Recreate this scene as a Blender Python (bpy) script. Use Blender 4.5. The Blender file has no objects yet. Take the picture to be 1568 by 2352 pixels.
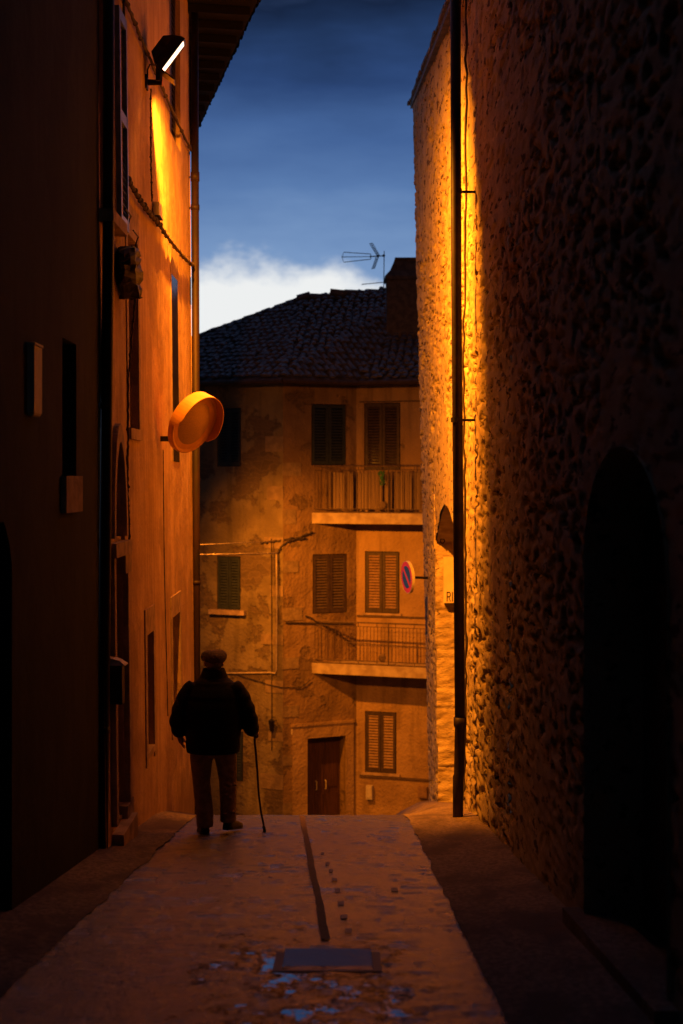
import bpy, math, random
import numpy as np
from mathutils import Vector, Matrix
random.seed(7)
C = bpy.context.scene.collection
scene = bpy.context.scene
F, CU, CV = 3400.0, 784.0, 1100.0          # focal length and principal point measured on the photograph

# ---------------------------------------------------------------- camera, world, exposure
cam_d = bpy.data.cameras.new('camera'); cam = bpy.data.objects.new('camera', cam_d); C.objects.link(cam)
cam.location = (0, 0, 0); cam.rotation_euler = (math.radians(90), 0, 0)
cam_d.sensor_fit = 'VERTICAL'; cam_d.sensor_height = 36; cam_d.lens = F / 2351 * 36
cam_d.shift_y = -75.5 / 2351
cam_d.clip_start = 0.1; cam_d.clip_end = 2000
cam_d.dof.use_dof = True; cam_d.dof.focus_distance = 14.6; cam_d.dof.aperture_fstop = 2.2
scene.camera = cam
vs = scene.view_settings
vs.view_transform = 'Standard'; vs.look = 'None'; vs.exposure = -0.2; vs.gamma = 1.0
scene.cycles.use_denoising = True
scene.cycles.max_bounces = 10; scene.cycles.diffuse_bounces = 7; scene.cycles.glossy_bounces = 4
scene.cycles.sample_clamp_indirect = 6.0

W = bpy.data.worlds.new('World'); scene.world = W; W.use_nodes = True

def world_nodes():
    nt = W.node_tree; n = nt.nodes; l = nt.links; n.clear()
    out = n.new('ShaderNodeOutputWorld'); bg = n.new('ShaderNodeBackground'); bg.inputs['Strength'].default_value = 1.0
    l.new(bg.outputs[0], out.inputs[0])
    tc = n.new('ShaderNodeTexCoord'); sep = n.new('ShaderNodeSeparateXYZ'); l.new(tc.outputs['Generated'], sep.inputs[0])
    def math_(op, a, b=None):
        m = n.new('ShaderNodeMath'); m.operation = op
        for i, x in enumerate((a, b)):
            if x is None: continue
            if isinstance(x, (int, float)): m.inputs[i].default_value = x
            else: l.new(x, m.inputs[i])
        return m.outputs[0]
    def noise(scale, detail, vec_scale, loc=(0, 0, 0)):
        mp = n.new('ShaderNodeMapping'); mp.inputs['Scale'].default_value = vec_scale; mp.inputs['Location'].default_value = loc
        l.new(tc.outputs['Generated'], mp.inputs[0])
        t = n.new('ShaderNodeTexNoise'); t.inputs['Scale'].default_value = scale; t.inputs['Detail'].default_value = detail
        t.inputs['Roughness'].default_value = 0.55
        l.new(mp.outputs[0], t.inputs['Vector']); return t.outputs[0]
    # dusk sky by elevation, warped by soft cloud noise
    wz = math_('ADD', sep.outputs['Z'], math_('MULTIPLY', math_('SUBTRACT', noise(4.2, 5, (1, 1, 3.4), (.2, 0, .35)), 0.5), 0.11))
    r = n.new('ShaderNodeValToRGB'); l.new(math_('MULTIPLY', wz, 2.0), r.inputs[0])
    e = r.color_ramp.elements
    stops = [(0.0, (.30, .42, .62)), (.22, (.25, .40, .66)), (.30, (.21, .35, .62)), (.37, (.115, .225, .48)),
             (.45, (.066, .145, .36)), (.53, (.028, .068, .20)), (.57, (.017, .041, .118)), (.61, (.0095, .021, .060)), (.70, (.085, .145, .33)), (1.0, (.12, .19, .43))]
    e[0].position, e[0].color = stops[0][0], (*stops[0][1], 1); e[1].position, e[1].color = stops[1][0], (*stops[1][1], 1)
    for p, c in stops[2:]:
        k = e.new(p); k.color = (*c, 1)
    # only the western half of the sky still glows; the rest is night
    west = n.new('ShaderNodeMapRange'); west.interpolation_type = 'SMOOTHSTEP'
    west.inputs['From Min'].default_value = -0.2; west.inputs['From Max'].default_value = 0.8
    west.inputs['To Min'].default_value = 0.12; west.inputs['To Max'].default_value = 1.0
    l.new(sep.outputs['Y'], west.inputs['Value'])
    # bright cloud bank low in the west
    xo = math_('DIVIDE', sep.outputs['X'], sep.outputs['Y'])
    top = math_('ADD', math_('MULTIPLY', math_('SUBTRACT', noise(16, 6, (1, 1, 1.6), (.3, 0, .12)), 0.5), 0.075), 0.148)
    top = math_('SUBTRACT', top, math_('MULTIPLY', math_('POWER', math_('ABSOLUTE', math_('ADD', xo, 0.045)), 2.0), 4.2))
    cm = n.new('ShaderNodeMapRange'); cm.interpolation_type = 'SMOOTHSTEP'
    cm.inputs['From Min'].default_value = -0.012; cm.inputs['From Max'].default_value = 0.012
    l.new(math_('SUBTRACT', top, sep.outputs['Z']), cm.inputs['Value'])
    mx = n.new('ShaderNodeMix'); mx.data_type = 'RGBA'
    l.new(cm.outputs[0], mx.inputs[0]); l.new(r.outputs[0], mx.inputs[6]); mx.inputs[7].default_value = (.98, 1.0, 1.0, 1)
    m2 = n.new('ShaderNodeMix'); m2.data_type = 'RGBA'; m2.blend_type = 'MULTIPLY'; m2.inputs[0].default_value = 1
    l.new(mx.outputs[2], m2.inputs[6]); l.new(west.outputs[0], m2.inputs[7])
    l.new(m2.outputs[2], bg.inputs[0])
world_nodes()

# ---------------------------------------------------------------- helpers
LAMP = (1.0, 0.285, 0.013)
def px(u, v, d): return Vector(((u - CU) * d / F, d, (CV - v) * d / F))

BASE = {}
class MB:
    def __init__(s): s.v = []; s.f = []; s.smooth = False
    def add(s, vs_, fs):
        o = len(s.v); s.v.extend([tuple(p) for p in vs_]); s.f.extend([tuple(i + o for i in f) for f in fs])
    def box(s, c, h, M=None):
        pts = [Vector((x * h[0], y * h[1], z * h[2])) for x in (-1, 1) for y in (-1, 1) for z in (-1, 1)]
        if M is not None: pts = [M @ p for p in pts]
        s.add([p + Vector(c) for p in pts], [(0, 1, 3, 2), (4, 6, 7, 5), (0, 4, 5, 1), (2, 3, 7, 6), (0, 2, 6, 4), (1, 5, 7, 3)])
    def quad(s, a, b, c, d): s.add([a, b, c, d], [(0, 1, 2, 3)])
    def tube(s, path, r, n=8, cap=True):
        path = [Vector(p) for p in path]; rs = r if isinstance(r, (list, tuple)) else [r] * len(path)
        rings = []
        up = None
        for i, p in enumerate(path):
            t = (path[min(i + 1, len(path) - 1)] - path[max(i - 1, 0)]).normalized()
            if up is None:
                up = Vector((0, 0, 1)) if abs(t.z) < .9 else Vector((1, 0, 0))
            a = t.cross(up).normalized(); b = a.cross(t).normalized(); up = b
            rings.append([p + (a * math.cos(2 * math.pi * k / n) + b * math.sin(2 * math.pi * k / n)) * rs[i] for k in range(n)])
        s.loft(rings, cap)
    def loft(s, rings, cap=True):
        n = len(rings[0]); vs_ = [p for r in rings for p in r]; fs = []
        for i in range(len(rings) - 1):
            for k in range(n):
                fs.append((i * n + k, i * n + (k + 1) % n, (i + 1) * n + (k + 1) % n, (i + 1) * n + k))
        if cap:
            fs.append(tuple(range(n - 1, -1, -1))); fs.append(tuple((len(rings) - 1) * n + k for k in range(n)))
        s.add(vs_, fs)
    def ellipsoid(s, c, r, n=20, m=12):
        rings = []
        for i in range(1, m):
            a = math.pi * i / m - math.pi / 2
            rings.append([Vector((c[0] + r[0] * math.cos(a) * math.cos(2 * math.pi * k / n), c[1] + r[1] * math.cos(a) * math.sin(2 * math.pi * k / n), c[2] + r[2] * math.sin(a))) for k in range(n)])
        s.loft(rings)
    def prism(s, poly, z0, z1):
        n = len(poly)
        s.add([(p[0], p[1], z0) for p in poly] + [(p[0], p[1], z1) for p in poly],
              [tuple(range(n - 1, -1, -1)), tuple(range(n, 2 * n))] + [(k, (k + 1) % n, n + (k + 1) % n, n + k) for k in range(n)])

def root_of(o):
    while o.parent: o = o.parent
    return o
def link(name, mb, mat, parent=None, smooth=None, label=None):
    me = bpy.data.meshes.new(name)
    b = BASE.get(root_of(parent).name, Vector()) if parent else Vector()
    me.from_pydata([(p[0] - b[0], p[1] - b[1], p[2] - b[2]) for p in mb.v], [], mb.f); me.update()
    o = bpy.data.objects.new(name, me); C.objects.link(o)
    if mat: me.materials.append(mat)
    if parent: o.parent = parent
    if smooth or mb.smooth:
        me.polygons.foreach_set('use_smooth', [True] * len(me.polygons))
    if label: o['label'] = label
    return o
def thing(name, loc, label, cat, group=None):
    o = bpy.data.objects.new(name, None); o.empty_display_size = .2; C.objects.link(o)
    o.location = loc; BASE[o.name] = Vector(loc); o['label'] = label; o['category'] = cat
    if group: o['group'] = group
    return o
def tag(o, label, cat, group=None):
    o['label'] = label; o['category'] = cat
    if group: o['group'] = group
    return o
def struct(name, mb, mat, smooth=False):
    o = link(name, mb, mat, smooth=smooth); o['kind'] = 'structure'; return o

# ---------------------------------------------------------------- materials
def nodes_of(name):
    m = bpy.data.materials.new(name); m.use_nodes = True; nt = m.node_tree
    return m, nt, nt.nodes['Principled BSDF']
class NT:
    def __init__(s, nt):
        s.nt, s.n, s.l = nt, nt.nodes, nt.links; s.tc = s.n.new('ShaderNodeTexCoord')
    def noise(s, scale, detail=5, stretch=(1, 1, 1), rough=.55, loc=(0, 0, 0)):
        mp = s.n.new('ShaderNodeMapping'); mp.inputs['Scale'].default_value = stretch; mp.inputs['Location'].default_value = loc
        s.l.new(s.tc.outputs['Object'], mp.inputs[0])
        t = s.n.new('ShaderNodeTexNoise'); t.inputs['Scale'].default_value = scale; t.inputs['Detail'].default_value = detail
        t.inputs['Roughness'].default_value = rough; s.l.new(mp.outputs[0], t.inputs['Vector']); return t.outputs[0]
    def rng(s, val, a, b, c=0., d=1.):
        m = s.n.new('ShaderNodeMapRange'); m.interpolation_type = 'SMOOTHSTEP'
        for k, x in zip(('From Min', 'From Max', 'To Min', 'To Max'), (a, b, c, d)): m.inputs[k].default_value = x
        s.l.new(val, m.inputs['Value']); return m.outputs[0]
    def mix(s, f, a, b, mode='MIX'):
        m = s.n.new('ShaderNodeMix'); m.data_type = 'RGBA'; m.blend_type = mode
        for i, x in ((0, f), (6, a), (7, b)):
            if isinstance(x, (int, float)): m.inputs[i].default_value = x
            elif isinstance(x, (tuple, list)): m.inputs[i].default_value = (*x, 1)
            else: s.l.new(x, m.inputs[i])
        return m.outputs[2]
    def math(s, op, a, b=0.):
        m = s.n.new('ShaderNodeMath'); m.operation = op
        for i, x in enumerate((a, b)):
            if isinstance(x, (int, float)): m.inputs[i].default_value = x
            else: s.l.new(x, m.inputs[i])
        return m.outputs[0]
    def bump(s, h, dist, strength=1., prev=None):
        b = s.n.new('ShaderNodeBump'); b.inputs['Distance'].default_value = dist; b.inputs['Strength'].default_value = strength
        s.l.new(h, b.inputs['Height'])
        if prev: s.l.new(prev, b.inputs['Normal'])
        return b.outputs[0]
def simple(name, c1, c2=None, scale=6, rough=.8, bscale=40, bdist=.004, metal=0., stretch=(1, 1, 1), spec=.3, lo=.35, hi=.65):
    m, nt, p = nodes_of(name); k = NT(nt); c2 = c2 or tuple(x * .6 for x in c1)
    col = k.mix(k.rng(k.noise(scale, 6, stretch), lo, hi), c1, c2)
    nt.links.new(col, p.inputs['Base Color'])
    p.inputs['Roughness'].default_value = rough; p.inputs['Metallic'].default_value = metal; p.inputs['Specular IOR Level'].default_value = spec
    if bdist: nt.links.new(k.bump(k.noise(bscale, 5, stretch), bdist), p.inputs['Normal'])
    return m
M = {}
def stucco(name, base, stain, patch, streak=True, bdist=.006):
    m, nt, p = nodes_of(name); k = NT(nt)
    c = k.mix(k.rng(k.noise(1.6, 6), .38, .66), base, patch)
    if streak: c = k.mix(k.math('MULTIPLY', k.rng(k.noise(7, 5, (1, 1, .05)), .42, .72), .55), c, stain)
    c = k.mix(k.math('MULTIPLY', k.rng(k.noise(45, 3), .5, .75), .35), c, stain)
    c = k.mix(k.math('MULTIPLY', k.rng(k.noise(.85, 7, (1, 1, .8), .6, (5, 3, 1)), .52, .545), .45), c, tuple(x * .62 for x in patch))      # repaired patches
    sz = k.n.new('ShaderNodeSeparateXYZ'); k.l.new(k.tc.outputs['Object'], sz.inputs[0])
    c = k.mix(k.math('MULTIPLY', k.rng(k.math('ADD', sz.outputs['Z'], k.math('MULTIPLY', k.noise(2.4, 6), 2.2)), .55, 1.5, 1., 0.), .7), c, tuple(x * .55 for x in stain))   # rising damp at the foot
    nt.links.new(c, p.inputs['Base Color']); p.inputs['Roughness'].default_value = .92; p.inputs['Specular IOR Level'].default_value = .15
    b = k.bump(k.noise(38, 7, (1, 1, .55), .65), bdist); b = k.bump(k.noise(3, 4), bdist * 3, 1., b)
    nt.links.new(b, p.inputs['Normal']); return m
M['ochre'] = stucco('ochre_stucco', (.58, .38, .22), (.32, .19, .10), (.46, .29, .16), bdist=.016)
M['surround'] = simple('stone_surround', (.40, .28, .18), (.27, .18, .11), 9, .9, 30, .006)
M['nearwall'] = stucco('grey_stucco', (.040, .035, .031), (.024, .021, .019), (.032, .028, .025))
# rough pitted render of the right hand house
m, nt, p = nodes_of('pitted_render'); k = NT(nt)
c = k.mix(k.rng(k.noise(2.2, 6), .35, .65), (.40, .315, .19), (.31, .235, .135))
c = k.mix(k.rng(k.noise(11, 7, (1, .27, 1), .62), .565, .60), c, (.085, .055, .03))  # dark blotches paint the shade inside the pits
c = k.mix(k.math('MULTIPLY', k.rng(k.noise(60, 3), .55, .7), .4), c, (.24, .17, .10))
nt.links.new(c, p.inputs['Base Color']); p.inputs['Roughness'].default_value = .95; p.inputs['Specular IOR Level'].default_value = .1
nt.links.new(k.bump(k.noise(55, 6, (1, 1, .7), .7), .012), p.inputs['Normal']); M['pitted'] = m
M['ashlar'] = simple('weathered_ashlar', (.52, .40, .25), (.36, .26, .15), 5, .95, 24, .02, stretch=(1, 1, 2.2), spec=.1)
# peeling plaster of the house at the end
def peeling(name, base, base2, under, thr=.56):
    m, nt, p = nodes_of(name); k = NT(nt)
    pl = k.mix(k.rng(k.noise(.9, 6), .4, .62), base, base2)
    pl = k.mix(k.math('MULTIPLY', k.rng(k.noise(4, 5, (1, 1, .12)), .48, .7), .5), pl, tuple(x * .55 for x in base2))
    br = k.n.new('ShaderNodeTexBrick'); br.inputs['Scale'].default_value = 1.0; br.inputs['Brick Width'].default_value = .34
    br.inputs['Row Height'].default_value = .13; br.inputs['Mortar Size'].default_value = .02
    br.inputs['Color1'].default_value = (*under, 1); br.inputs['Color2'].default_value = (*tuple(x * .72 for x in under), 1); br.inputs['Mortar'].default_value = (*tuple(x * 1.12 for x in under), 1); br.inputs['Mortar Smooth'].default_value = .6
    mp = k.n.new('ShaderNodeMapping'); mp.inputs['Rotation'].default_value = (math.radians(90), 0, 0)
    k.l.new(k.tc.outputs['Object'], mp.inputs[0])
    warp = k.n.new('ShaderNodeVectorMath'); warp.operation = 'ADD'
    nn = k.n.new('ShaderNodeTexNoise'); nn.inputs['Scale'].default_value = 3.; k.l.new(k.tc.outputs['Object'], nn.inputs['Vector'])
    sc = k.n.new('ShaderNodeVectorMath'); sc.operation = 'SCALE'; sc.inputs['Scale'].default_value = .42; k.l.new(nn.outputs['Color'], sc.inputs[0])
    k.l.new(mp.outputs[0], warp.inputs[0]); k.l.new(sc.outputs[0], warp.inputs[1]); k.l.new(warp.outputs[0], br.inputs['Vector'])
    nz = k.noise(1.15, 8, (1, 1, 1), .62, (3.1, 0, .7)); msk = k.math('MULTIPLY', k.rng(nz, thr, thr + .05), .85)
    nt.links.new(k.mix(msk, pl, br.outputs['Color']), p.inputs['Base Color'])
    p.inputs['Roughness'].default_value = .93; p.inputs['Specular IOR Level'].default_value = .1
    b = k.bump(k.math('SUBTRACT', 1., msk), .025); b = k.bump(k.noise(14, 7), .035, 1., b); b = k.bump(k.noise(2.5, 4), .05, 1., b)
    nt.links.new(b, p.inputs['Normal']); return m
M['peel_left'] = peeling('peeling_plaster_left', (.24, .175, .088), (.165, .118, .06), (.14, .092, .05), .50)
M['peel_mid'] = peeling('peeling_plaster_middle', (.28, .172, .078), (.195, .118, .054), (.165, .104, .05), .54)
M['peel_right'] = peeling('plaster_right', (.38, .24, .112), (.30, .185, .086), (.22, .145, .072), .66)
M['quoin'] = simple('quoin_stone', (.20, .135, .072), (.28, .19, .10), 7, .93, 18, .02, spec=.1)
M['slab'] = simple('concrete_slab', (.46, .345, .20), (.30, .21, .12), 4, .9, 25, .01)
M['tile'] = simple('old_roof_tile', (.11, .09, .085), (.05, .042, .042), 5, .7, 25, .01, spec=.3)
M['dark_metal'] = simple('dark_metal', (.030, .024, .022), (.018, .014, .013), 12, .5, 60, .001, .6)
M['pipe_dark'] = simple('dark_painted_pipe', (.040, .024, .018), (.020, .013, .010), 10, .55, 50, .001, .2)
M['pipe_red'] = simple('rusty_pipe', (.030, .013, .009), (.015, .009, .007), 9, .6, 40, .002, .2, (1, 1, .3))
M['pipe_pale'] = simple('painted_thin_pipe', (.50, .38, .22), (.34, .25, .14), 9, .7, 40, .002)
M['cable'] = simple('weathered_cable', (.075, .05, .034), (.04, .027, .018), 20, .8, 60, .002)
M['rail'] = simple('railing_paint', (.14, .085, .045), (.07, .04, .024), 14, .7, 50, .001)
M['reed'] = simple('reed_screen', (.30, .20, .105), (.17, .11, .06), 9, .9, 40, .006, stretch=(3, 3, .05))
M['wood_door'] = simple('dark_red_door', (.085, .034, .02), (.05, .02, .013), 8, .55, 30, .004, stretch=(4, 4, .3))
M['wood_dark'] = simple('dark_door_wood', (.045, .028, .02), (.02, .013, .01), 8, .7, 30, .004, stretch=(4, 4, .3))
M['shut_green'] = simple('dark_green_shutter', (.030, .036, .032), (.020, .025, .022), 10, .6, 40, .001)
M['shut_brown'] = simple('brown_shutter', (.27, .155, .085), (.19, .105, .058), 10, .6, 40, .001)
M['shut_mid'] = simple('dull_shutter', (.10, .066, .04), (.07, .045, .028), 10, .6, 40, .001)
M['shut_frame'] = simple('dark_shutter_frame', (.07, .042, .026), (.045, .027, .018), 10, .6, 40, .001)
M['shut_blue'] = simple('grey_blue_shutter', (.20, .22, .25), (.12, .13, .15), 10, .35, 40, .001, spec=.7)
M['glass_dark'] = simple('dark_window_glass', (.012, .011, .010), (.02, .017, .014), 3, .18, 3, .002)
M['pale_metal'] = simple('pale_painted_metal', (.55, .46, .34), (.44, .36, .26), 8, .6, 40, .001)
M['plate'] = simple('pale_stone_plaque', (.66, .52, .32), (.58, .45, .27), 6, .8, 60, .002)
M['ink'] = simple('dark_lettering', (.035, .022, .015), (.05, .032, .02), 30, .8, 60, .001)
M['sign_red'] = simple('faded_sign_red', (.62, .035, .035), (.52, .03, .03), 6, .45, 30, .0005)
M['sign_blue'] = simple('sign_blue', (.022, .085, .70), (.018, .07, .55), 6, .45, 30, .0005)
M['sign_rim'] = simple('sign_rim_metal', (.62, .52, .30), (.5, .4, .22), 8, .5, 30, .0005)
M['hood'] = simple('orange_plastic_hood', (.66, .31, .07), (.58, .26, .06), 5, .5, 40, .0005)
M['leaf'] = simple('green_leaf', (.03, .16, .03), (.02, .09, .02), 20, .6, 40, .002)
M['stone'] = simple('worn_stone', (.44, .30, .19), (.27, .18, .11), 6, .9, 26, .012)
M['coat'] = simple('dark_quilted_coat', (.009, .008, .009), (.006, .0055, .0065), 14, .7, 60, .003, spec=.12)
M['trousers'] = simple('brown_trousers', (.30, .205, .145), (.20, .135, .095), 18, .9, 120, .003)
M['shoe'] = simple('brown_leather_shoe', (.045, .022, .014), (.026, .014, .010), 14, .45, 60, .002)
M['skin'] = simple('skin', (.40, .21, .13), (.33, .16, .10), 14, .55, 80, .001)
M['hair'] = simple('grey_hair', (.22, .18, .15), (.12, .10, .085), 60, .8, 90, .004)
M['cane'] = simple('wooden_cane', (.10, .045, .022), (.06, .028, .015), 20, .5, 60, .002)
m, nt, p = nodes_of('tweed'); k = NT(nt)
v = k.n.new('ShaderNodeTexVoronoi'); v.inputs['Scale'].default_value = 62; k.l.new(k.tc.outputs['Object'], v.inputs['Vector'])
ck = k.n.new('ShaderNodeTexChecker'); ck.inputs['Scale'].default_value = 75; k.l.new(k.tc.outputs['Object'], ck.inputs['Vector'])
c = k.mix(ck.outputs['Fac'], (.19, .13, .085), (.06, .042, .03)); c = k.mix(k.rng(v.outputs['Distance'], .2, .7), c, (.11, .075, .05))
nt.links.new(c, p.inputs['Base Color']); p.inputs['Roughness'].default_value = .95
nt.links.new(k.bump(v.outputs['Distance'], .006), p.inputs['Normal']); M['tweed'] = m
# dusty convex mirror
m, nt, p = nodes_of('dusty_mirror'); k = NT(nt)
nz = k.noise(85, 6, (1, 1, 1), .7)
nt.links.new(k.mix(k.rng(nz, .35, .65), (.34, .19, .11), (.52, .32, .19)), p.inputs['Base Color'])
nt.links.new(k.rng(nz, .35, .65, .35, .75), p.inputs['Roughness']); p.inputs['Metallic'].default_value = .35
nt.links.new(k.bump(nz, .0015), p.inputs['Normal']); M['mirror'] = m
# wet road
m, nt, p = nodes_of('wet_road'); k = NT(nt)
fine = k.noise(55, 6, (1, .55, 1), .7); big = k.noise(1.1, 5, (1, .32, 1)); mid = k.noise(6, 5, (1, .55, 1))
c = k.mix(k.rng(fine, .44, .58), (.075, .083, .108), (.022, .024, .032)); c = k.mix(k.rng(mid, .42, .62), c, (.036, .039, .050))
nt.links.new(c, p.inputs['Base Color'])
sp = k.n.new('ShaderNodeSeparateXYZ'); k.l.new(k.tc.outputs['Object'], sp.inputs[0])
near = k.rng(sp.outputs['Y'], 7.4, 9.6, 1., 0.)                       # puddles lie in the dip close to the camera
xm = k.math('MULTIPLY', k.rng(sp.outputs['X'], -1.0, -.35), k.rng(sp.outputs['X'], .2, .5, 1., 0.))
wet = k.math('ADD', k.noise(6.5, 9, (.75, .6, 1), .74, (1.7, .4, 0)), k.math('MULTIPLY', k.math('MULTIPLY', near, xm), .145))
pud = k.rng(wet, .635, .735)
r_ = k.math('ADD', k.rng(k.noise(3.2, 5, (1, .5, 1)), .35, .65, .18, .30), 0.)
r2 = k.n.new('ShaderNodeMix'); k.l.new(pud, r2.inputs[0]); k.l.new(r_, r2.inputs[2]); r2.inputs[3].default_value = .07
nt.links.new(r2.outputs[0], p.inputs['Roughness']); p.inputs['Specular IOR Level'].default_value = .75; p.inputs['Coat Weight'].default_value = 1.; p.inputs['Coat Roughness'].default_value = .09
h = k.math('MULTIPLY', fine, k.math('SUBTRACT', 1.08, pud))
bk = k.n.new('ShaderNodeTexBrick'); bk.inputs['Scale'].default_value = 1.; bk.inputs['Brick Width'].default_value = .15; bk.inputs['Row Height'].default_value = .105; bk.inputs['Mortar Size'].default_value = .012; bk.inputs['Mortar Smooth'].default_value = .8
wn = k.n.new('ShaderNodeTexNoise'); wn.inputs['Scale'].default_value = 4.; k.l.new(k.tc.outputs['Object'], wn.inputs['Vector']); wsc = k.n.new('ShaderNodeVectorMath'); wsc.operation = 'SCALE'; wsc.inputs['Scale'].default_value = .09; k.l.new(wn.outputs['Color'], wsc.inputs[0])
wa = k.n.new('ShaderNodeVectorMath'); wa.operation = 'ADD'; k.l.new(k.tc.outputs['Object'], wa.inputs[0]); k.l.new(wsc.outputs[0], wa.inputs[1]); k.l.new(wa.outputs[0], bk.inputs['Vector'])
setts = k.math('MULTIPLY', k.math('SUBTRACT', 1., bk.outputs['Fac']), k.math('SUBTRACT', 1., pud))
b = k.bump(h, .012); b = k.bump(k.math('MULTIPLY', mid, k.math('SUBTRACT', 1.04, pud)), .016, 1., b); b = k.bump(k.noise(4.5, 3, (1, .6, 1)), .008, 1., b)
vm = k.n.new('ShaderNodeMix'); vm.data_type = 'VECTOR'; k.l.new(pud, vm.inputs[0]); k.l.new(b, vm.inputs[4])
wv = k.n.new('ShaderNodeCombineXYZ'); wv.inputs['Z'].default_value = 1.
k.l.new(k.math('MULTIPLY', k.math('SUBTRACT', k.noise(9, 3, (1, .5, 1)), .5), .05), wv.inputs['X']); k.l.new(k.math('ADD', k.math('MULTIPLY', k.math('SUBTRACT', k.noise(11, 4, (1, .5, 1), .6, (4, 2, 0)), .5), .022), .050), wv.inputs['Y'])
k.l.new(wv.outputs[0], vm.inputs[5]); vn = k.n.new('ShaderNodeVectorMath'); vn.operation = 'NORMALIZE'; k.l.new(vm.outputs[1], vn.inputs[0])
nt.links.new(vn.outputs[0], p.inputs['Normal']); nt.links.new(vn.outputs[0], p.inputs['Coat Normal']); M['road'] = m
m, nt, p = nodes_of('dry_pavement'); k = NT(nt)
fine = k.noise(30, 6, (1, .6, 1), .65)
c = k.mix(k.rng(fine, .38, .62), (.27, .19, .125), (.14, .095, .062)); c = k.mix(k.rng(k.noise(2.5, 5, (1, .4, 1)), .45, .65), c, (.12, .082, .056))
nt.links.new(c, p.inputs['Base Color']); p.inputs['Roughness'].default_value = .88; p.inputs['Specular IOR Level'].default_value = .2
b = k.bump(fine, .012); b = k.bump(k.noise(7, 4, (1, .6, 1)), .03, 1., b); nt.links.new(b, p.inputs['Normal']); M['pave'] = m
M['strip'] = simple('drain_strip', (.10, .055, .025), (.06, .034, .018), 20, .75, 40, .006)
M['sett'] = simple('dark_sett', (.030, .026, .028), (.02, .018, .02), 20, .4, 40, .005)
M['iron'] = simple('wet_iron_plate', (.055, .055, .06), (.035, .035, .04), 8, .26, 9, .002, metal=.6)
M['soffit'] = simple('near_black_eave_boards', (.005, .0042, .004), (.0035, .003, .003), 6, .85, 20, .006)  # even near-black base for the whole eave, tiles included
M['gate'] = simple('grey_gate_wood', (.14, .10, .075), (.07, .05, .038), 7, .8, 26, .006, stretch=(4, 4, .3))
M['sooty'] = simple('sooty_brick', (.10, .075, .06), (.055, .042, .036), 6, .9, 20, .012)
M['earth'] = simple('ground_earth', (.09, .06, .04), (.06, .04, .03), 2, .95, 12, .02)
def emit(name, col, s):
    m = bpy.data.materials.new(name); m.use_nodes = True; nt = m.node_tree; p = nt.nodes['Principled BSDF']
    p.inputs['Base Color'].default_value = (.8, .8, .8, 1); p.inputs['Emission Color'].default_value = (*col, 1); p.inputs['Emission Strength'].default_value = s
    return m
M['lamp_glass'] = emit('lit_lamp_glass', (1, .62, .40), 4.)

# ---------------------------------------------------------------- numpy value noise and displaced walls
def vnoise(x, y, seed):
    rs = np.random.RandomState(seed); T = rs.rand(256, 256)
    xi = np.floor(x).astype(int); yi = np.floor(y).astype(int); fx = x - xi; fy = y - yi
    fx = fx * fx * (3 - 2 * fx); fy = fy * fy * (3 - 2 * fy)
    g = lambda a, b: T[a % 256, b % 256]
    return (g(xi, yi) * (1 - fx) + g(xi + 1, yi) * fx) * (1 - fy) + (g(xi, yi + 1) * (1 - fx) + g(xi + 1, yi + 1) * fx) * fy
def fbm(x, y, seed, o=4):
    s = 0; a = .5
    for i in range(o): s = s + a * vnoise(x * 2 ** i, y * 2 ** i, seed + i); a *= .5
    return s
def grid_mesh(name, P, keep, mat, parent=None, smooth=True):
    """P: (n,m,3) world points; keep: (n-1,m-1) bool faces"""
    n, m_ = P.shape[:2]; idx = np.arange(n * m_).reshape(n, m_)
    q = np.stack([idx[:-1, :-1], idx[1:, :-1], idx[1:, 1:], idx[:-1, 1:]], -1)[keep]
    used = np.unique(q); remap = np.zeros(n * m_, int); remap[used] = np.arange(len(used))
    V = P.reshape(-1, 3)[used]
    if parent: V = V - np.array(BASE.get(root_of(parent).name, Vector()))
    q = remap[q]
    me = bpy.data.meshes.new(name); me.vertices.add(len(V)); me.vertices.foreach_set('co', V.astype(np.float32).ravel())
    me.loops.add(q.size); me.loops.foreach_set('vertex_index', q.astype(np.int32).ravel())
    me.polygons.add(len(q)); me.polygons.foreach_set('loop_start', np.arange(0, q.size, 4, dtype=np.int32)); me.polygons.foreach_set('loop_total', np.full(len(q), 4, np.int32))
    if smooth: me.polygons.foreach_set('use_smooth', np.ones(len(q), bool))
    me.update(calc_edges=True); me.validate(); me.materials.append(mat)
    o = bpy.data.objects.new(name, me); C.objects.link(o)
    if parent: o.parent = parent
    return o

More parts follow.
